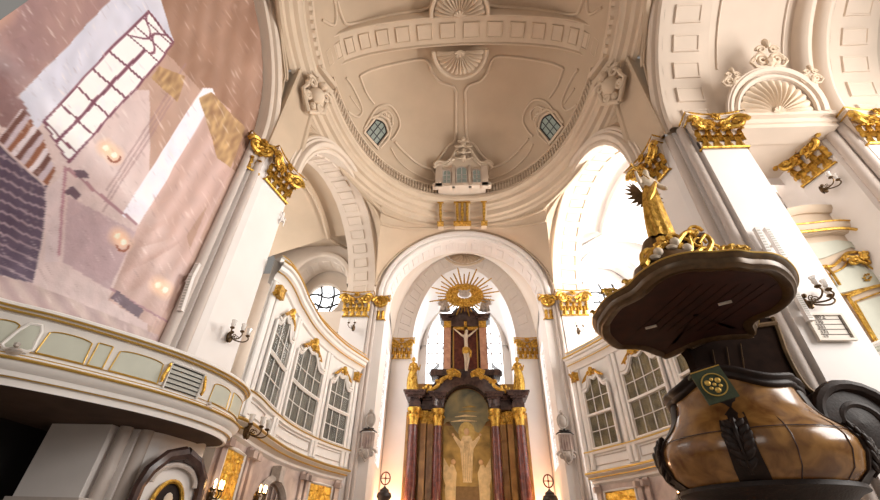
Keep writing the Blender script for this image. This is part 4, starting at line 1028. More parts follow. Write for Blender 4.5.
frr = arcs[-1][1]
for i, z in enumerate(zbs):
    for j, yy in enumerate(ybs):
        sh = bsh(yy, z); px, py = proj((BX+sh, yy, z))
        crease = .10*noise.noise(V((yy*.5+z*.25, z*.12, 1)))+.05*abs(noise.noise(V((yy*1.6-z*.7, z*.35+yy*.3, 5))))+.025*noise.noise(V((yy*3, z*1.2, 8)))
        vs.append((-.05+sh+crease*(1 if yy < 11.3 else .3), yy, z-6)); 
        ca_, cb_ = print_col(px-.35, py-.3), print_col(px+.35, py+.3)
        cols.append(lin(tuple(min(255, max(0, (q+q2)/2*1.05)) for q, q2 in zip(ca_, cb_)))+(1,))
for i in range(NZ):
    for j in range(NY):
        z = zbs[i+1]; yy = ybs[j+1]
        if z > frr.zs and hypot((yy-frr.c.y)/frr.R, (z-frr.zs)/frr.rise) > .995: continue
        a = i*(NY+1)+j; fs.append((a, a+1, a+NY+2, a+NY+1))
me = bpy.data.meshes.new('printed_sheet'); me.from_pydata(vs, [], fs)
ca = me.color_attributes.new('print', 'FLOAT_COLOR', 'POINT')
for k, c in enumerate(cols): ca.data[k].color = c
for p in me.polygons: p.use_smooth = True
bmx = mat('printed_vinyl', (.7, .6, .6), .42, bump=.6, bs=2.2, spec=.4); nt = bmx.node_tree; an = nt.nodes.new('ShaderNodeAttribute'); an.attribute_name = 'print'
nt.links.new(an.outputs['Color'], nt.nodes['Principled BSDF'].inputs['Base Color']); me.materials.append(bmx)
o = bpy.data.objects.new('printed_sheet', me); COL.objects.link(o); o.parent = tp
mb = MB(); mb.tube([V((.0, 11.80, -.7)), V((.0, 11.82, 10.4))], .035, 6); mb.build('edge_hem', 'dmarb', tp)
# ------------------------------------------------------------------ curved white column shafts left of the pier are structural; balcony
BP = smooth_path([V(p+(0,)) for p in [(-11.9, -9), (-11.9, -4), (-11.9, 0), (-11.8, 3.6), (-11.3, 6.2), (-10.5, 7.6), (-9.6, 8.4), (-8.75, 9.4), (-8.0, 10.5), (-7.5, 11.7), (-7.32, 12.9), (-7.5, 13.9), (-7.95, 14.5), (-8.5, 14.7)]], 8)  # run extended behind the camera to shade the space below it
NB = len(BP)-1
def bn(i): t = (BP[min(i+1, NB)]-BP[max(i-1, 0)]).normalized(); return V((t.y, -t.x, 0))
def bpt(f, o, z):
    f = max(0, min(NB-1e-6, f)); i = int(f); p = BP[i].lerp(BP[i+1], f-i); n = bn(i).lerp(bn(i+1), f-i).normalized(); return V((p.x, p.y, z))+n*o
def bs_(px, z=5.4):
    best = min(range(NB*10), key=lambda k: abs(proj(bpt(k/10, 0, z))[0]-px)+(1000 if k/10 > 92 or k < 270 else 0)); return best/10
bc = thing('choir_balcony', 'curved cream balcony with sage panels, gilt lines and a dark soffit at lower left', 'balcony')
def bband(mb, prof): return mb.grid([[bpt(i, o, z) for o, z in prof] for i in range(NB+1)])
mb = MB(); bband(mb, [(-.5, 4.85), (.06, 4.85), (.06, 4.95), (0, 5.0), (0, 5.72), (.04, 5.78), (.04, 5.84)]); mb.build('parapet_face', 'trimw', bc, True)
mb = MB(); bband(mb, [(-.4, 5.7), (-.4, 6.06), (.16, 6.06), (.2, 6.02), (.2, 5.97), (.14, 5.95), (.13, 5.90), (.06, 5.86), (.05, 5.82), (-.02, 5.8)]); mb.build('top_rail', 'trimw', bc, True)
mb = MB(); bband(mb, [(-.2, 4.38), (-.12, 4.36), (-.1, 4.52), (-.02, 4.54), (0, 4.64), (.10, 4.72), (.14, 4.8), (.16, 4.86), (.05, 4.88)]); mb.build('base_moulding', 'trimw', bc, True)
mb = MB()
for o_, z, r in ((.17, 5.95, .03), (.11, 5.87, .028), (.17, 4.86, .035), (.03, 4.98, .014), (-.05, 4.53, .018), (.02, 5.08, .01)):
    mb.tube([bpt(i, o_, z) for i in range(NB+1)], r, 5)
mb.build('gilt_line', 'goldl', bc, True)
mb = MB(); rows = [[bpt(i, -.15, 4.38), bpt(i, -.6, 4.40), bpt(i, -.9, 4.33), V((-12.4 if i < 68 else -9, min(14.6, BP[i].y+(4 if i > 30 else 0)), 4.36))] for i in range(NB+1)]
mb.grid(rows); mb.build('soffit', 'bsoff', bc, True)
def cpanel(px0, px1, z0=5.1, z1=5.66, m='sage', shape=0):
    f0, f1 = bs_(px0), bs_(px1); n = 12; bot = []; top = []
    for i in range(n+1):
        u = i/n; f = f0+(f1-f0)*u; e = 0
        if shape == 1: e = .1*(u-.5)**2*4*0
        bot.append((f, z0)); top.append((f, z1-(.06*(abs(2*u-1)**3) if shape == 1 else 0)))
    if shape == 1:
        side = (f1-f0)*.07
        bot = [(f+side*(1-2*(k/n))*-.6, z) for k, (f, z) in enumerate(bot)]
    mb = MB(); mb.grid([[bpt(a[0], .012, a[1]), bpt(b[0], .012, b[1])] for a, b in zip(bot, top)]); p = mb.build('parapet_panel', m, bc, True)
    mb = MB(); L = [bpt(f, .02, z) for f, z in bot+top[::-1]+[bot[0]]]; mb.tube(L, .016, 5)
    L = [bpt(f+(.03 if k < n else -.03)*0, .02, z+(-.035 if k <= n else .035)) for k, (f, z) in enumerate(bot+top[::-1])]; mb.build('gilt_border', 'goldl', p, True)
for a, b, sh in ((-12, 14, 1), (45, 88, 1), (93, 108, 0), (116, 160, 1), (212, 228, 1), (231, 239, 0)): cpanel(a, b, shape=sh)
f0, f1 = bs_(10), bs_(40); mb = MB()     # bombe cartouche panel
L_ = [(f0+(f1-f0)*u, z) for u, z in ((0, 5.12), (.10, 5.3), (.22, 5.5), (.42, 5.68), (.8, 5.70), (.93, 5.55), (.95, 5.3), (1, 5.14), (.85, 5.07), (.5, 5.09), (.15, 5.05))]
c0 = bpt((f0+f1)/2, .12, 5.38); ring_ = [bpt(f, .04, z) for f, z in L_]; mb.add(ring_+[c0], [(i, (i+1) % 11, 11) for i in range(11)]); cp = mb.build('raised_panel', 'sage', bc, True)
mb = MB(); mb.tube(ring_+[ring_[0]], .04, 6); mb.build('panel_border', 'trimw', cp, True)
f0, f1 = bs_(168), bs_(199); mb = MB()
mb.grid([[bpt(f0+(f1-f0)*i/8, .02, z) for z in (5.06, 5.7)] for i in range(9)]); lv = mb.build('louvre_screen', 'louv', bc)
mb = MB()
for k in range(6): z = 5.08+.6*k/5; mb.tube([bpt(f0+(f1-f0)*i/8, .035, z) for i in range(9)], .014, 5)
mb.build('screen_bars', 'iron', lv)
mb = MB(); mb.tube([bpt(f0-.15, .04, 5.03), bpt(f0-.15, .04, 5.73), bpt(f1+.15, .04, 5.73), bpt(f1+.15, .04, 5.03)], .03, 5); mb.build('screen_frame', 'trimw', lv)
for f, sg in ((f0-.7, 1), (f1+.55, -1)):
    mb = MB(); mb.tube([bpt(f+sg*.25, .06, 5.68), bpt(f+sg*.05, .09, 5.5), bpt(f-sg*.2, .10, 5.3), bpt(f-sg*.1, .08, 5.15), bpt(f+sg*.1, .08, 5.2)], [.03, .045, .05, .04, .03], 6)
    for k in range(6): mb.ball(bpt(f+sg*(.1-.06*k), .1, 5.58-.06*k), .04, 5)
    mb.build('gilt_scroll', 'gold', bc, True)
mb = MB(); p = bpt(bs_(205, 4.86), .1, 4.9); mb.ball(p, .12, 8, (1, 1, .7)); mb.ball(p+V((0, 0, .13)), .06, 6); mb.build('rosette', 'shaft', bc, True)
mb = MB(); p = bpt(bs_(12, 4.95), .1, 5.02); mb.ball(p, .12, 8, (1.6, 1, .7)); mb.ball(p+V((.1, -.1, .1)), .07, 6); mb.build('rosette', 'stone', bc, True)
# ------------------------------------------------------------------ sconces
def sconce(label, loc, rz, L=.75, n=3, group='brass wall sconces', lit=False, sc=1., name='wall_sconce'):
    """back plate at loc, arms reach along local -y and spread along local x"""
    t = thing(name, label, 'wall lamp', loc, rz, group); t.scale = (sc, sc, sc)
    mb = MB(); mb.lathe([(0, -.05), (.12, -.05), (.17, -.0), (.1, .04), (.07, .1), (0, .12)], (0, 0, 0), 12)
    for v in range(len(mb.v)): p = mb.v[v]; mb.v[v] = V((p.x*.8, -p.z, p.y*1.5))
    mb.ball((0, -.12, -.12), .1, 8, (1, 1, 1.6)); mb.ball((0, -.1, .2), .08, 8); mb.build('wall_plate', 'bronze', t, True)
    for k in range(n):
        a = (k-(n-1)/2)*.62; e = V((sin(a)*L, -cos(a)*L*.8-.08, .12))
        mb = MB(); m1 = V((e.x*.35, e.y*.4, -.12)); m2 = V((e.x*.8, e.y*.85, -.16))
        P = smooth_path([V((0, -.05, 0)), m1, m2, V((e.x*1.08, e.y*1.08, -.03)), e], 4); mb.tube(P, .028, 6); mb.tube(spiral(m1+V((0, 0, .12)), V((e.x, e.y, 0)).normalized(), V((0, 0, 1)), .1, 1.2), .018, 5)
        mb.lathe([(.0, -.04), (.05, -.03), (.10, .02), (.085, .05), (.04, .05)], e, 10); am = mb.build('arm', 'bronze', t, True)
        mb = MB()
        if lit: mb.lathe([(.03, .04), (.03, .2), (.045, .24), (.05, .3), (.02, .38), (.0, .4)], e, 8); mb.build('candle_bulb', 'lamp', am, True)
        else: mb.lathe([(.045, .05), (.06, .09), (.095, .17), (.085, .25), (.11, .34), (.118, .35)], e, 12); mb.build('glass_shade', 'glass', am, True)
    return t
def fwd(p): return (p.x, p.y, p.z)
sconce('brass three-armed sconce with glass shades on the white face of the left pier', fwd(at_x(229, 337, -8.5)-V((0, .0, 0))), radians(70), sc=.85)
sconce('brass three-armed sconce above the gallery cornice at the tip of the left balcony', fwd(at_x(246, 432, -7.75)), radians(70), sc=.95)
sconce('brass three-armed sconce directly above the hymn board on the right pier', (10.15, 11.45, 7.95), radians(38), L=.8, sc=.95)
sconce('small dark sconce under the angled capital at the far right', fwd(at_y(822, 190, 13.0)), radians(20), n=2, sc=.85)
sconce('small lamp below the left chancel pier capital', (-7.5, 25.5, 14.0), 0, n=2, sc=.9)
sconce('small lamp below the right chancel pier capital', (7.5, 25.5, 13.7), 0, n=2, sc=.9)
for px, py, x, lab in ((209, 494, -8.25, 'lit candle sconce between the oval portrait and the gilt relief'), (255, 497, -8.15, 'lit candle sconce just left of the arched gallery door'), (690, 497, 8.1, 'lit candle sconce low beside the pulpit on the right gallery wall')):
    p = at_x(px, py, x*.955); sconce(lab, fwd(p), radians(80 if x < 0 else -80), L=.42, group='lit candle sconces', lit=True, sc=.75)
# ------------------------------------------------------------------ column speakers
for p, ln, rx, lab in ((V((-9.25, 11.55, 8.55)), 1.3, .14, 'slim white column speaker beside the tarpaulin edge above the balcony'), (V((-9.36, 11.62, 9.35)), .8, -.1, 'short white speaker with bracket at the edge of the tarpaulin'), (V((9.85, 11.35, 9.95)), 1.5, .03, 'white column speaker on the right pier above the canopy, left of a pair'), (V((10.2, 11.35, 10.1)), 1.25, -.03, 'white column speaker on the right pier above the canopy, right of a pair'), (V((9.95, 11.35, 7.75)), .9, 0, 'short white speaker on the right pier behind the canopy corner')):
    t = thing('column_speaker', lab, 'speaker', p, 0, 'white column speakers'); t.rotation_euler = (rx, 0, 0)
    mb = MB(); mb.box((0, -.02, 0), (.15, .14, ln)); mb.box((0, -.02, ln/2), (.17, .16, .03)); mb.box((0, -.02, -ln/2), (.17, .16, .03)); mb.build('housing', 'white', t)
    mb = MB()
    for k in range(12): mb.box((0, -.095, -ln*.42+ln*.84*k/11), (.1, .01, ln*.04))
    mb.build('grille', 'louv', t); mb = MB(); mb.box((0, .08, 0), (.05, .1, .1)); mb.build('bracket', 'shaft', t)
t = thing('cherub', 'small white plaster cherub on the edge of the left front pier under the capital', 'statue', (-8.38, 14.2, 13.55), radians(60))
body(t, 'white', .85, (((-.2, -.1, .7), (-.25, -.2, .9)), ((.2, -.1, .62), (.1, -.25, .5))), legs=(((-.1, -.2, .42), (-.1, -.02, .2)), ((.1, -.2, .4), (.14, -.1, .15)))); hair(t, 'white', (0, 0, .82), .09); wing(t, 'white', (-.06, .1, .6), -1, .4, .9); wing(t, 'white', (.06, .1, .6), 1, .4, .9)
# ------------------------------------------------------------------ epitaphs of the chancel piers
for s in (-1, 1):
    A = 'left' if s < 0 else 'right'
    t = thing('wall_epitaph', 'grey carved wall epitaph with medallion and drapery on the %s chancel pilaster' % A, 'epitaph', (5.72*s, 26.05, 5.9), 0, 'carved epitaphs of the chancel')
    mb = MB(); mb.tube([V((.28*cos(a), -.06, 2.3+.42*sin(a))) for a in [2*pi*i/20 for i in range(21)]], .06, 6); mb.ball((0, -.05, 2.3), .26, 10, (1, .4, 1.4)); mb.ball((0, -.1, 2.82), .12, 8); mb.build('medallion', 'stone', t, True)
    mb = MB(); mb.ball((0, -.15, 1.72), .1, 8, (1.2, .9, .8))
    for k in range(5): a = -.6+.3*k; mb.tube([V((0, -.15, 1.7)), V((sin(a*2)*.35, -.25, 1.75+.1*cos(a*5))), V((sin(a*2)*.55, -.2, 1.6+.25*cos(a*3)))], [.06, .05, .03], 6)
    mb.build('eagle', 'iron', t, True)
    mb = MB(); mb.grid([[V((-.38+.76*i/24, -.12-.05*sin(i*1.3), z)) for i in range(25)] for z in (.75, 1.1, 1.55)]); mb.box((0, -.05, 1.15), (.7, .12, .85)); mb.build('inscription_drape', 'wmarb', t, True)
    mb = MB()
    for e in (-1, 1): mb.tube(spiral(V((.3*e, -.1, .45)), V((e, 0, 0)), V((0, 0, 1)), .25, 1.3), .07, 6); mb.tube([V((.3*e, -.1, .8)), V((.2*e, -.12, .3)), V((0, -.12, 0))], [.08, .09, .05], 6)
    mb.ball((0, -.15, .4), .2, 8, (1, .8, 1.4)); mb.build('scroll_foot', 'stone', t, True)
# ------------------------------------------------------------------ candelabra
for s, px in ((-1, 384), (1, 550)):
    p = at_y(px, 496, 30)
    t = thing('standing_candelabrum', 'dark standing lamp with a ring finial to the %s of the altar' % ('left' if s < 0 else 'right'), 'lamp', (p.x, 30, 0), 0, 'dark standing lamps beside the altar')
    mb = MB(); mb.lathe([(.4, 0), (.35, .1), (.08, .25), (.06, 4.2), (.1, 4.3)], n=12); mb.build('pole', 'iron', t, True)
    mb = MB(); mb.lathe([(.1, 4.2), (.3, 4.35), (.48, 4.6), (.42, 4.8), (.3, 4.85), (.28, 4.98), (.1, 5.1), (.04, 5.2)], n=16); mb.build('lamp_bowl', 'iron', t, True)
    mb = MB(); c = V((0, 0, 5.62)); mb.tube([c+V((.3*cos(2*pi*i/20), 0, .36*sin(2*pi*i/20))) for i in range(21)], .045, 6); mb.tube([c-V((0, 0, .45)), c+V((0, 0, .4))], .03, 5); mb.tube([c-V((.28, 0, 0)), c+V((.28, 0, 0))], .025, 5); mb.ball(c, .08, 6); mb.build('ring_finial', 'rmarb', t, True)
# ------------------------------------------------------------------ oval portrait epitaph under the balcony
t = thing('portrait_epitaph', 'oval painted portrait in a dark and white marble frame below the balcony', 'epitaph', (-8.30, 12.9, 2.72), radians(70))
mb = MB(); mb.prism([V((x, 0, z)) for x, z in ((-.85, -1.8), (.85, -1.8), (.85, .4), (.7, .8), (.3, 1.0), (-.3, 1.0), (-.7, .8), (-.85, .4))], (0, .15, 0)); mb.build('backing_slab', 'white', t)
mb = MB()
for e in (-1, 1): mb.tube([V((.95*e, -.05, -1.8)), V((.95*e, -.08, .2)), V((.85*e, -.12, .6)), V((.5*e, -.15, 1.0)), V((0, -.18, 1.15))], [.14, .14, .17, .17, .2], 8)
mb.build('dark_frame', 'dmarb', t, True)
mb = MB(); mb.tube([V((.7*cos(pi*i/14), -.12, .35+.5*sin(pi*i/14))) for i in range(15)], .07, 6); mb.build('inner_moulding', 'shaft', t, True)
ov = lambda r, y: [V((.46*r*cos(2*pi*i/28), y, -.25+.66*r*sin(2*pi*i/28))) for i in range(28)]
mb = MB(); mb.prism(ov(1, -.06), (0, .05, 0)); pt = mb.build('portrait_canvas', 'dwood', t)
mb = MB(); mb.tube(ov(1.05, -.1)+[ov(1.05, -.1)[0]], .06, 6); mb.build('gilt_oval_frame', 'gold', t, True)
mb = MB(); mb.ball((.02, -.08, 0), .14, 10, (1, .25, 1.25)); mb.ball((0, -.08, -.33), .2, 10, (1.3, .15, .7)); mb.build('painted_face', 'flesh', pt, True)
# ------------------------------------------------------------------ hymn board
t = thing('hymn_board', 'cream framed hymn board with five rows of dark numerals on the right pier', 'board', (0, 11.42, 0))
C4 = [at_y(x, y, 11.42) for x, y in ((806, 315), (841, 315), (853, 340), (818, 340))]
x0 = (C4[0].x+C4[3].x)/2; x1 = (C4[1].x+C4[2].x)/2; z1b = (C4[0].z+C4[1].z)/2; z0b = (C4[2].z+C4[3].z)/2; cx, cz = (x0+x1)/2, (z0b+z1b)/2; bw, bh = x1-x0, z1b-z0b
t.location = (cx, 11.42, cz)
mb = MB(); mb.box((0, .0, 0), (bw, .06, bh)); mb.build('panel', 'board', t)
mb = MB()
for e in (-1, 1): mb.box((e*bw/2, -.03, 0), (.07, .1, bh+.07)); mb.box((0, -.03, e*bh/2), (bw-.07, .1, .07))
mb.build('frame', 'board', t)
mb = MB()
for k in range(1, 5): mb.box((.04, -.035, -bh/2+bh*k/5), (bw*.84, .015, .014))
mb.box((bw*.42, -.035, 0), (.015, .015, bh*.85)); mb.build('row_rail', 'ink', t)
for k, tx in enumerate(('1 80 2', '170', '331', '171', '12')):
    cu = bpy.data.curves.new('numerals', 'FONT'); cu.body = tx; cu.size = bh/5*.98; cu.extrude = .004; to = bpy.data.objects.new('numerals', cu); COL.objects.link(to)
    me = bpy.data.meshes.new_from_object(to); bpy.data.objects.remove(to); me.materials.clear(); me.materials.append(M['ink'])
    o = bpy.data.objects.new('numerals', me); COL.objects.link(o); o.parent = t; o.rotation_euler = (pi/2, 0, 0); o.location = (-bw*.40+.03*(k > 0), -.045, bh/2-bh*(k+.86)/5)
# ------------------------------------------------------------------ galleries at far right
t = thing('side_gallery', 'cream and sage gallery front with gilt rococo crest, at right edge behind the pier', 'gallery', (0, 13.6, 0))
YG = 13.6
def q(px, py, dy=0): p = at_y(px, py, YG); return V((p.x, dy, p.z))
def strip(mb, pts, w0, prof_d=.3):
    P = smooth_path([q(*p) for p in pts], 5); mb.grid([[p+V((0, .1, w0/2)), p+V((0, -prof_d, w0/2)), p+V((0, -prof_d*.9, 0)), p+V((0, -prof_d*.4, -w0/2)), p+V((0, .1, -w0/2))] for p in P]); return mb
mb = MB(); mb.prism([q(*p) for p in ((778, 214), (810, 210), (840, 211), (862, 222), (905, 226), (915, 395), (850, 395), (800, 290))], (0, .25, 0)); mb.build('front_wall', 'mould', t)
mb = MB(); strip(mb, [(770, 220), (800, 212), (835, 212), (852, 217), (862, 222), (890, 226)], .3, .25); strip(mb, [(770, 236), (800, 234), (835, 231), (870, 235), (905, 236)], .4, .4); mb.build('cornice', 'mould', t, True)
mb = MB()
def gl(pts, r, dy): mb.tube(smooth_path([q(*p)+V((0, dy, 0)) for p in pts], 5), r, 6)
gl([(770, 240), (800, 238), (835, 235), (870, 239), (905, 240)], .06, -.42); gl([(780, 232), (800, 230), (835, 227), (870, 231), (905, 232)], .035, -.42)
gl([(815, 273), (822, 268), (830, 268), (838, 262), (845, 255), (858, 255), (872, 264), (890, 272)], .06, -.12); gl([(826, 276), (840, 270), (848, 262), (858, 262), (870, 270), (890, 282)], .035, -.1)
gl([(828, 282), (838, 296), (860, 291), (895, 284)], .05, -.1); gl([(846, 298), (862, 324), (876, 347)], .06, -.1); gl([(846, 298), (870, 289), (895, 284)], .06, -.12); gl([(853, 303), (866, 326), (878, 347)], .03, -.1); gl([(853, 303), (880, 293)], .03, -.1)
mb.build('gilt_moulding', 'gold', t, True)
mb = MB(); mb.prism([q(*p)+V((0, -.06, 0)) for p in ((828, 277), (842, 270), (850, 264), (858, 264), (870, 272), (890, 284), (860, 289), (839, 294))], (0, .03, 0)); mb.prism([q(*p)+V((0, -.06, 0)) for p in ((856, 304), (890, 293), (900, 345), (880, 346))], (0, .03, 0)); mb.prism([q(*p)+V((0, -.06, 0)) for p in ((795, 246), (836, 241), (880, 246), (880, 255), (850, 248), (825, 258), (808, 262))], (0, .03, 0)); mb.build('sage_panel', 'sage', t)
mb = MB(); random.seed(4)
for k in range(26): a = random.random()*6.3; r = random.random()**.5; mb.ball(q(855+7*r*cos(a), 261+6*r*sin(a), -.2-.1*random.random()), .05+.05*random.random(), 6)
for e in (-1, 1): mb.tube(spiral(q(855+7*e, 264, -.2), V((e, 0, 0)), V((0, 0, 1)), .25, 1.3), .06, 6)
for k in range(6): mb.ball(q(865+3*cos(k), 279+3*sin(k), -.12), .06, 5)
mb.build('gilt_crest', 'gold', t, True)
mb = MB(); 
for px in (817, 823): mb.tube([q(px, 268, -.15), q(px+7, 276, -.15), q(px+14, 287, -.15)], .05, 6)
mb.build('gilt_scroll', 'gold', t, True)
t = thing('corner_pew_box', 'small cream box balcony corner jutting in at the right edge below the gallery', 'balcony', (0, 12.6, 0)); YG = 12.6
mb = MB(); mb.grid([[q(px, py)+V((0, dy, 0)) for px, py, dy in ((856, 352, 0), (858, 357, -.02), (862, 360, .05), (865, 362, .08), (868, 375, .1), (872, 392, .1), (880, 402, .2))], [q(px, py)+V((0, dy, 0)) for px, py, dy in ((900, 338, -.9), (900, 344, -.9), (900, 348, -.8), (900, 350, -.8), (903, 366, -.75), (905, 382, -.7), (908, 394, -.6))]])
mb.build('box_front', 'sage', t, True); mb = MB(); mb.tube([q(856, 352), q(900, 338, -.9)], .08, 6); mb.tube([q(861, 361, .04), q(900, 348, -.85)], .05, 6); mb.tube([q(872, 394, .1), q(904, 384, -.7)], .06, 6); mb.build('rail', 'trimw', t, True)
mb = MB(); a, b = q(874, 397, .15), q(908, 388, -.6); mb.grid([[a, a+V((1.2, .6, 0))], [b, b+V((1.2, .6, 0))]]); mb.build('underside', 'dwood', t)
# ------------------------------------------------------------------ pulpit
PC = V((6.15, 10.1, 0))
pu = thing('pulpit', 'bulbous amber marble pulpit with dark carved straps in the right foreground', 'pulpit', (PC.x, PC.y, 0))
prof = [(.5, 1.6), (.8, 2.2), (1.15, 2.6), (1.5, 2.8), (1.75, 3.02), (1.86, 3.3), (1.86, 3.52), (1.74, 3.75), (1.52, 3.95), (1.33, 4.22), (1.24, 4.55)]
ribs = [radians(a) for a in (-125, -48, 25, 100, 172)]
def lobe(a, z):
    d = min(abs((a-r+pi) % (2*pi)-pi) for r in ribs); return 1-.055*max(0, 1-d/.35)**2+.02
def rimz(a): return 4.66+.22*max(0, cos(a-radians(-132)))**6+.05*sin(5*a)
mb = MB(); n = 96; rows = []
for r, z in prof: rows.append([V((cos(a)*r*lobe(a, z), sin(a)*r*lobe(a, z), z+(rimz(a)-4.55)*max(0, (z-3.8)/.75))) for a in [2*pi*j/n for j in range(n)]])
mb.grid(rows, True); bd = mb.build('marble_body', 'marb', pu, 'all')
mb = MB(); rows = []
for o_, dz in ((-.04, -.12), (.05, -.08), (.09, -.02), (.03, .02), (.05, .06), (.12, .10), (.11, .17), (.0, .2), (-.12, .17)): rows.append([V((cos(a)*(1.26+o_)*lobe(a, 4), sin(a)*(1.26+o_)*lobe(a, 4), rimz(a)+dz)) for a in [2*pi*j/n for j in range(n)]])
mb.grid(rows, True); mb.build('rim', 'dwood', pu, 'all')
mb = MB(); mb.lathe([(.3, 0), (.3, 1.0), (.5, 1.3), (.9, 2.0), (1.2, 2.5), (1.5, 2.72), (1.62, 2.76), (1.6, 2.84), (1.5, 2.86)], n=40); mb.build('pedestal', 'dwood', pu, True)
def ppt(a, k, o):
    i = min(len(prof)-2, int(k*(len(prof)-1))); f = k*(len(prof)-1)-i; r = prof[i][0]+(prof[i+1][0]-prof[i][0])*f; z = prof[i][1]+(prof[i+1][1]-prof[i][1])*f
    return V((cos(a)*(r*lobe(a, z)+o), sin(a)*(r*lobe(a, z)+o), z))
for a in ribs[:3]+ribs[4:]:
    mb = MB(); rows = []
    for i in range(25):
        k = .28+.72*i/24; wd = .12+.02*sin(k*9)+.05*(1-k); o_ = .07+.03*sin(k*14)
        rows.append([ppt(a+e*wd, k, oo) for e, oo in ((-1, -.02), (-1, .05), (-.7, o_), (0, o_+.03), (.7, o_), (1, .05), (1, -.02))])
    mb.grid(rows); st = mb.build('carved_strap', 'dwood', pu, True)
    mb = MB()
    ta = V((-sin(a), cos(a), 0)); ra = V((cos(a), sin(a), 0))
    for q_ in range(6):
        k = .70-.055*q_; wv = [.10, .15, .18, .16, .12, .08][q_]
        for e in (-1, 1):
            mtx = Matrix((ta, ra, V((0, 0, 1)))).transposed() @ Matrix.Rotation(e*radians(42), 3, 'Y')
            mb.ball(ppt(a+e*wv*.42, k, .10), .12, 8, (.62, .45, 1.25), mtx)
    mb.tube([ppt(a, .76-.045*q_, .15+.02*sin(q_)) for q_ in range(10)], [.05-.003*q_ for q_ in range(10)], 6)
    mb.build('acanthus_carving', 'dwood', st, True)
for a in [radians(q_) for q_ in (-100, -70, -20)]: mb = MB(); mb.tube([ppt(a, k/20, .006) for k in range(6, 21)], .012, 4); mb.build('panel_seam', 'dmarb', pu, True)
mb = MB(); mb.tube([V((cos(a)*1.80*lobe(a, 3.68), sin(a)*1.80*lobe(a, 3.68), 3.68)) for a in [2*pi*j/60 for j in range(61)]], .010, 5); mb.build('waist_bead', 'dmarb', pu, True)
# back panel, side volutes
YB = 11.3
def qb(px, py, dy=0): p = at_y(px, py, YB); return V((p.x-PC.x, YB-PC.y+dy, p.z))
out = smooth_path([qb(*p) for p in ((676, 340), (690, 352), (700, 380), (702, 420), (840, 470), (872, 475), (873, 445), (862, 418), (845, 405), (828, 402), (818, 396), (806, 388), (795, 372), (785, 352), (778, 332), (772, 318), (720, 322))], 4)
mb = MB(); mb.prism(out, (0, .4, 0)); mb.build('back_panel', 'dwood2', pu)
mb = MB(); mb.tube([p+V((0, -.02, 0)) for p in smooth_path([qb(*p) for p in ((873, 470), (873, 445), (862, 418), (845, 405), (828, 402), (818, 396), (806, 388), (795, 372), (785, 352), (778, 332), (772, 318))], 5)], .07, 6); mb.build('back_panel_edge', 'bronze', pu, True)
mb = MB(); c = qb(836, 432, -.75); mb.tube(spiral(c, V((1, 0, 0)), V((0, 0, 1)), 1.0, 1.9, 44), [.16*(1-.6*i/44) for i in range(45)], 8)
mb.lathe([(0, -.2), (.92, -.1), (.92, .35), (0, .35)], (0, 0, 0), 28)
for k in range(len(mb.v)-28*4, len(mb.v)): p = mb.v[k]; mb.v[k] = V((p.x, p.z, p.y))+c+V((0, .1, 0))
mb.build('side_volute', 'dwood', pu, True)
mb = MB(); c = qb(682, 425, -.9); mb.tube(spiral(c, V((-1, 0, 0)), V((0, 0, 1)), .5, 1.6, 30), [.12*(1-.5*i/30) for i in range(31)], 8); mb.ball(c, .42, 12, (1, .5, 1)); mb.build('side_volute', 'dwood', pu, True)
mb = MB(); 
for k in range(3): mb.tube([qb(712+14*k, 350-3*k, -.03), qb(716+14*k, 372, -.03)], .015, 4)
mb.tube([qb(690, 348, -.05), qb(730, 330, -.05), qb(775, 324, -.05)], .07, 6); mb.build('back_panel_cornice', 'crim', pu, True)
# green fall with emblem on the rim
g = thing('pulpit_fall', 'square dark green cloth with a round gold emblem hanging on the pulpit rim', 'cloth', tuple(at_y(714, 385, 8.15)), radians(-12)); g.rotation_euler = (radians(0), radians(-14), radians(-14))
mb = MB(); mb.box((0, 0, 0), (.56, .05, .62)); mb.box((0, .12, .29), (.56, .26, .05)); mb.build('cloth', 'green', g)
mb = MB(); mb.tube([V((.21*cos(2*pi*i/24), -.035, .21*sin(2*pi*i/24))) for i in range(25)], .014, 5)
for k in range(3):
    a = radians(30+120*k); mb.ball((.11*cos(a), -.035, .11*sin(a)), .055, 8, (1, .3, 1)); a += radians(60); mb.ball((.10*cos(a), -.035, .10*sin(a)), .035, 8, (1, .3, 1))
mb.ball((0, -.035, 0), .035, 8, (1, .3, 1)); mb.build('emblem', 'goldl', g, True)
mb = MB(); mb.tube([V((-.28, -.03, .31)), V((.28, -.03, .31))], .012, 5); mb.build('hem', 'goldl', g)
# canopy
ZCn = 6.5
CPt = [(3.62, 10.4), (3.66, 9.7), (3.75, 9.2), (4.0, 8.7), (4.12, 8.2), (4.42, 7.78), (4.86, 7.56), (5.3, 7.5), (5.72, 7.40), (6.1, 7.5), (6.6, 7.62), (7.05, 7.9), (7.5, 8.35), (7.8, 8.9), (7.85, 9.6), (7.65, 10.2), (8.0, 10.8), (8.0, 11.2), (6.9, 11.4), (6.3, 12.6), (5.9, 12.55), (5.2, 12.1), (4.5, 11.95), (4.05, 11.4), (3.75, 10.9)]
CPt = [(x*.965+.0, y*.965) for x, y in CPt]
CP_ = smooth_path([V(p+(0,)) for p in CPt+[CPt[0]]], 5)[:-1]; NC = len(CP_); cc = V((5.75, 9.55, 0))
cy_ = thing('pulpit_canopy', 'dark scalloped sounding board with gilt-edged rim hanging over the pulpit', 'canopy', (cc.x, cc.y, ZCn))
def rimw(i): a = 2*pi*i/NC; return .035*sin(5*a+.6)
def cn(i):
    t = (CP_[(i+1) % NC]-CP_[i-1]).normalized(); return V((t.y, -t.x, 0))
def cpt(i, o, z): i %= NC; return CP_[i]-cc+cn(i)*o+V((0, 0, z+rimw(i)))
sgn = 1 if (cn(0).dot(CP_[0]-cc) > 0) else -1
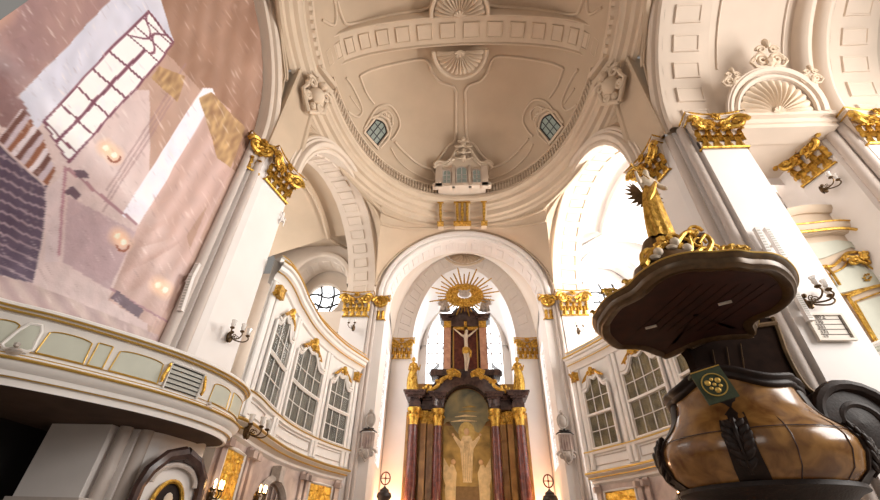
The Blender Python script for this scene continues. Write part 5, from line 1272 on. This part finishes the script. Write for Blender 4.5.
def cring(prof): return [[cpt(i, o*sgn, z) for i in range(NC)] for o, z in prof]
mb = MB(); mb.grid(cring([(-.30, .04), (-.22, -.02), (-.1, -.02), (-.07, .03), (-.02, .05), (0, .1), (.0, .16), (.06, .20), (.09, .26), (.04, .32), (-.05, .34)]), True); mb.build('rim', 'crim', cy_, True)
mb = MB(); mb.tube([cpt(i, .09*sgn, .27) for i in range(NC+1)], .022, 5); mb.build('gilt_edge', 'goldl', cy_, True)
mb = MB(); rows = cring([(-.28, .05)])
for k in (.75, .5, .25, .03): rows.append([V((p.x*k, p.y*k, .07)) for p in rows[0]])
mb.grid(rows, True); mb.build('underside', 'cwood', cy_, True)
mb = MB(); rows = cring([(-.02, .33)])
for k, z in ((.85, .38), (.65, .45), (.5, .6), (.4, .9), (.28, 1.1), (.02, 1.12)): rows.append([V((p.x*k, p.y*k, z)) for p in rows[0]])
mb.grid(rows, True); mb.build('roof', 'dwood', cy_, True)
mb = MB()
for k in range(-4, 4):
    x = k*.26
    mb.tube([V((x+.3, -1.45, .065)), V((x-.1, .9, .065))], .008, 3)
mb.build('board_joint', 'dwood', cy_)
for px, py in ((651, 327), (725, 303)):
    p = at_z(px, py, ZCn+.03); mb = MB(); mb.box(p-V((cc.x, cc.y, ZCn)), (.28, .05, .05), radians(-35)); mb.build('lamp_strip', 'board', cy_)
mb = MB()   # gilt crest along the rim
random.seed(11)
for px, py, sz in ((611, 296, .16), (735, 255, .2), (742, 254, .16), (630, 286, .12), (596, 316, .1)):
    p = at_z(px, py, ZCn+.35)-V((cc.x, cc.y, ZCn)); mb = MB()
    for e in (-1, 1): mb.tube(spiral(p+V((.5*sz*e, 0, .1)), V((e, 0, 0)), V((0, 0, 1)), sz*.7, 1.2, 12), sz*.28, 5)
    mb.ball(p+V((0, 0, sz)), sz*.5, 6); mb.build('rim_finial', 'gold', cy_, True)
# gilded group above the canopy
YA = 9.4
def qa(px, py, dy=0): p = at_y(px, py, YA); return V((p.x, YA+dy, p.z))
gc = thing('canopy_crest', 'gilded scrollwork group with cherub heads crowning the pulpit canopy', 'ornament', tuple(qa(672, 262))); o0 = qa(672, 262)
mb = MB()
for pts, r in ((((640, 272), (646, 262), (656, 252), (668, 246)), .11), (((640, 272), (638, 262), (644, 256), (650, 260)), .08), (((650, 268), (655, 256), (664, 250)), .1), (((700, 262), (706, 250), (700, 242), (694, 250)), .08), (((690, 262), (697, 255), (708, 256)), .08), (((660, 265), (672, 250), (680, 240), (690, 238)), .1), (((676, 266), (686, 256), (684, 244)), .09)):
    P = smooth_path([qa(*p)-o0+V((0, -.3, 0)) for p in pts], 4); mb.tube(P, [r*(1-.5*i/len(P)) for i in range(len(P))], 7); mb.tube(spiral(P[-1], V((1, 0, 0)), V((0, 0, 1)), .2, 1.2, 12), r*.5, 5)
random.seed(8)
for k in range(34): x = 644+58*random.random(); y = 268-random.random()*(26-.018*(x-672)**2); mb.ball(qa(x, y)-o0+V((0, -.35+.5*random.random(), 0)), .08+.09*random.random(), 6)
mb.build('gilded_scrolls', 'gold', gc, True)
mb = MB(); mb.lathe([(1.0, -.45), (.9, .0), (.6, .3), (.5, .75), (.42, .95)], (0, .3, -.05), 16); mb.build('base_mound', 'bronze', gc, True)
mb = MB(); mb.box(qa(690, 247)-o0, (.45, .4, .5)); mb.box(qa(690, 240)-o0, (.6, .5, .12)); mb.box(qa(690, 256)-o0, (.55, .5, .12)); mb.build('pedestal_block', 'dmarb', gc)
for px, py in ((668, 252), (652, 262), (680, 258)): mb = MB(); mb.ball(qa(px, py)-o0+V((0, -.45, 0)), .125, 10); mb.ball(qa(px-2, py+4)-o0+V((0, -.4, 0)), .1, 8, (1.6, 1, .8)); mb.build('cherub_head', 'flesh', gc, True)
# trumpet angel
bs0 = qa(664, 243); tpz = qa(656, 166); Hh = (tpz.z-bs0.z)
an = thing('pulpit_angel', 'gilded angel with dark wings and a trumpet standing on top of the pulpit canopy', 'statue', tuple(bs0+V((0, 0, -.02)))); an.rotation_euler = (0, radians(6), radians(8)); an.scale = (.62, .62, 1)
body(an, 'flesh', Hh*.98, (((-.2, -.06, .74), (-.28, -.14, .82)), ((.19, -.04, .72), (.14, -.18, .62))), lean=(-.08, 0), legs=(((-.08, -.06, .28), (-.05, .05, .04)), ((.08, .0, .28), (.09, .0, .04))))
robe(an, 'gold', Hh*.98, .05, .80, .10, 8, sway=-.03, name='gilded_robe')
mb = MB(); mb.tube([V((.2, -.2, Hh*.75)), V((-.15, -.28, Hh*.6)), V((-.35, -.1, Hh*.5)), V((-.4, .1, Hh*.35))], [.08, .16, .18, .05], 8); mb.tube([V((.1, -.1, Hh*.1)), V((.3, 0, Hh*.35)), V((.22, 0, Hh*.6))], [.1, .16, .1], 8); mb.build('mantle', 'gold', an, True)
wing(an, 'bronze', (-.1, .15, Hh*.62), -1, .85, -.15); wing(an, 'bronze', (.1, .15, Hh*.62), 1, .75, .2); hair(an, 'gold', (-.08, -.01, Hh*.94), .16)
mb = MB(); a = V((-.10, -.25, Hh*.78)); b = V((-.95, -.3, Hh*.80+.45)); mb.tube([b, b.lerp(a, .12), b.lerp(a, .3), a], [.09, .045, .028, .02], 8); mb.build('trumpet', 'gold', an, True)
# ------------------------------------------------------------------ light
w = bpy.data.worlds.new('world'); SC.world = w; w.use_nodes = True
bg = w.node_tree.nodes['Background']; bg.inputs['Color'].default_value = (1, .93, .85, 1); bg.inputs['Strength'].default_value = 0.25
def area(name, loc, target, sx, sy, power, col=(1, .97, .93)):
    l = bpy.data.lights.new(name, 'AREA'); l.shape = 'RECTANGLE'; l.size = sx; l.size_y = sy; l.energy = power; l.color = col
    o = bpy.data.objects.new(name, l); COL.objects.link(o); o.location = loc
    o.rotation_euler = (V(target)-V(loc)).to_track_quat('-Z', 'Y').to_euler(); return o
area('daylight_right_arm', (15.5, 20.3, 15), (0, 19, 13), 8.5, 8, 4200, (1, .96, .9))
area('daylight_left_arm', (-15.5, 20.3, 15), (0, 19, 13), 8.5, 8, 700, (1, .93, .86))
area('daylight_apse', (0, 38.6, 18), (0, 26, 12), 6, 8, 600, (1, .97, .94))
area('daylight_nave_right', (20, 4, 12), (-9, 10, 9), 10, 9, 3900, (1, .95, .9))
area('daylight_nave_left', (-7.5, -8, 12), (6, 16, 12), 8, 9, 600, (1, .94, .87))
for s in (-1, 1):
    l = bpy.data.lights.new('altar_lamp', 'POINT'); l.energy = 900; l.color = (1, .55, .3); l.shadow_soft_size = .3
    o = bpy.data.objects.new('altar_lamp', l); COL.objects.link(o); o.location = (5.3*s, 32.4, 3.2)
l = bpy.data.lights.new('picture_lamp', 'POINT'); l.energy = 260; l.color = (1, .68, .36); l.shadow_soft_size = .3  # added warm fill to brighten the painting, no fitting there
o = bpy.data.objects.new('picture_lamp', l); COL.objects.link(o); o.location = (.1, 29.6, 5.0)
SC.view_settings.view_transform = 'Standard'; SC.view_settings.look = 'None'; SC.view_settings.gamma = 1
SC.view_settings.use_curve_mapping = False; SC.view_settings.exposure = 0.0
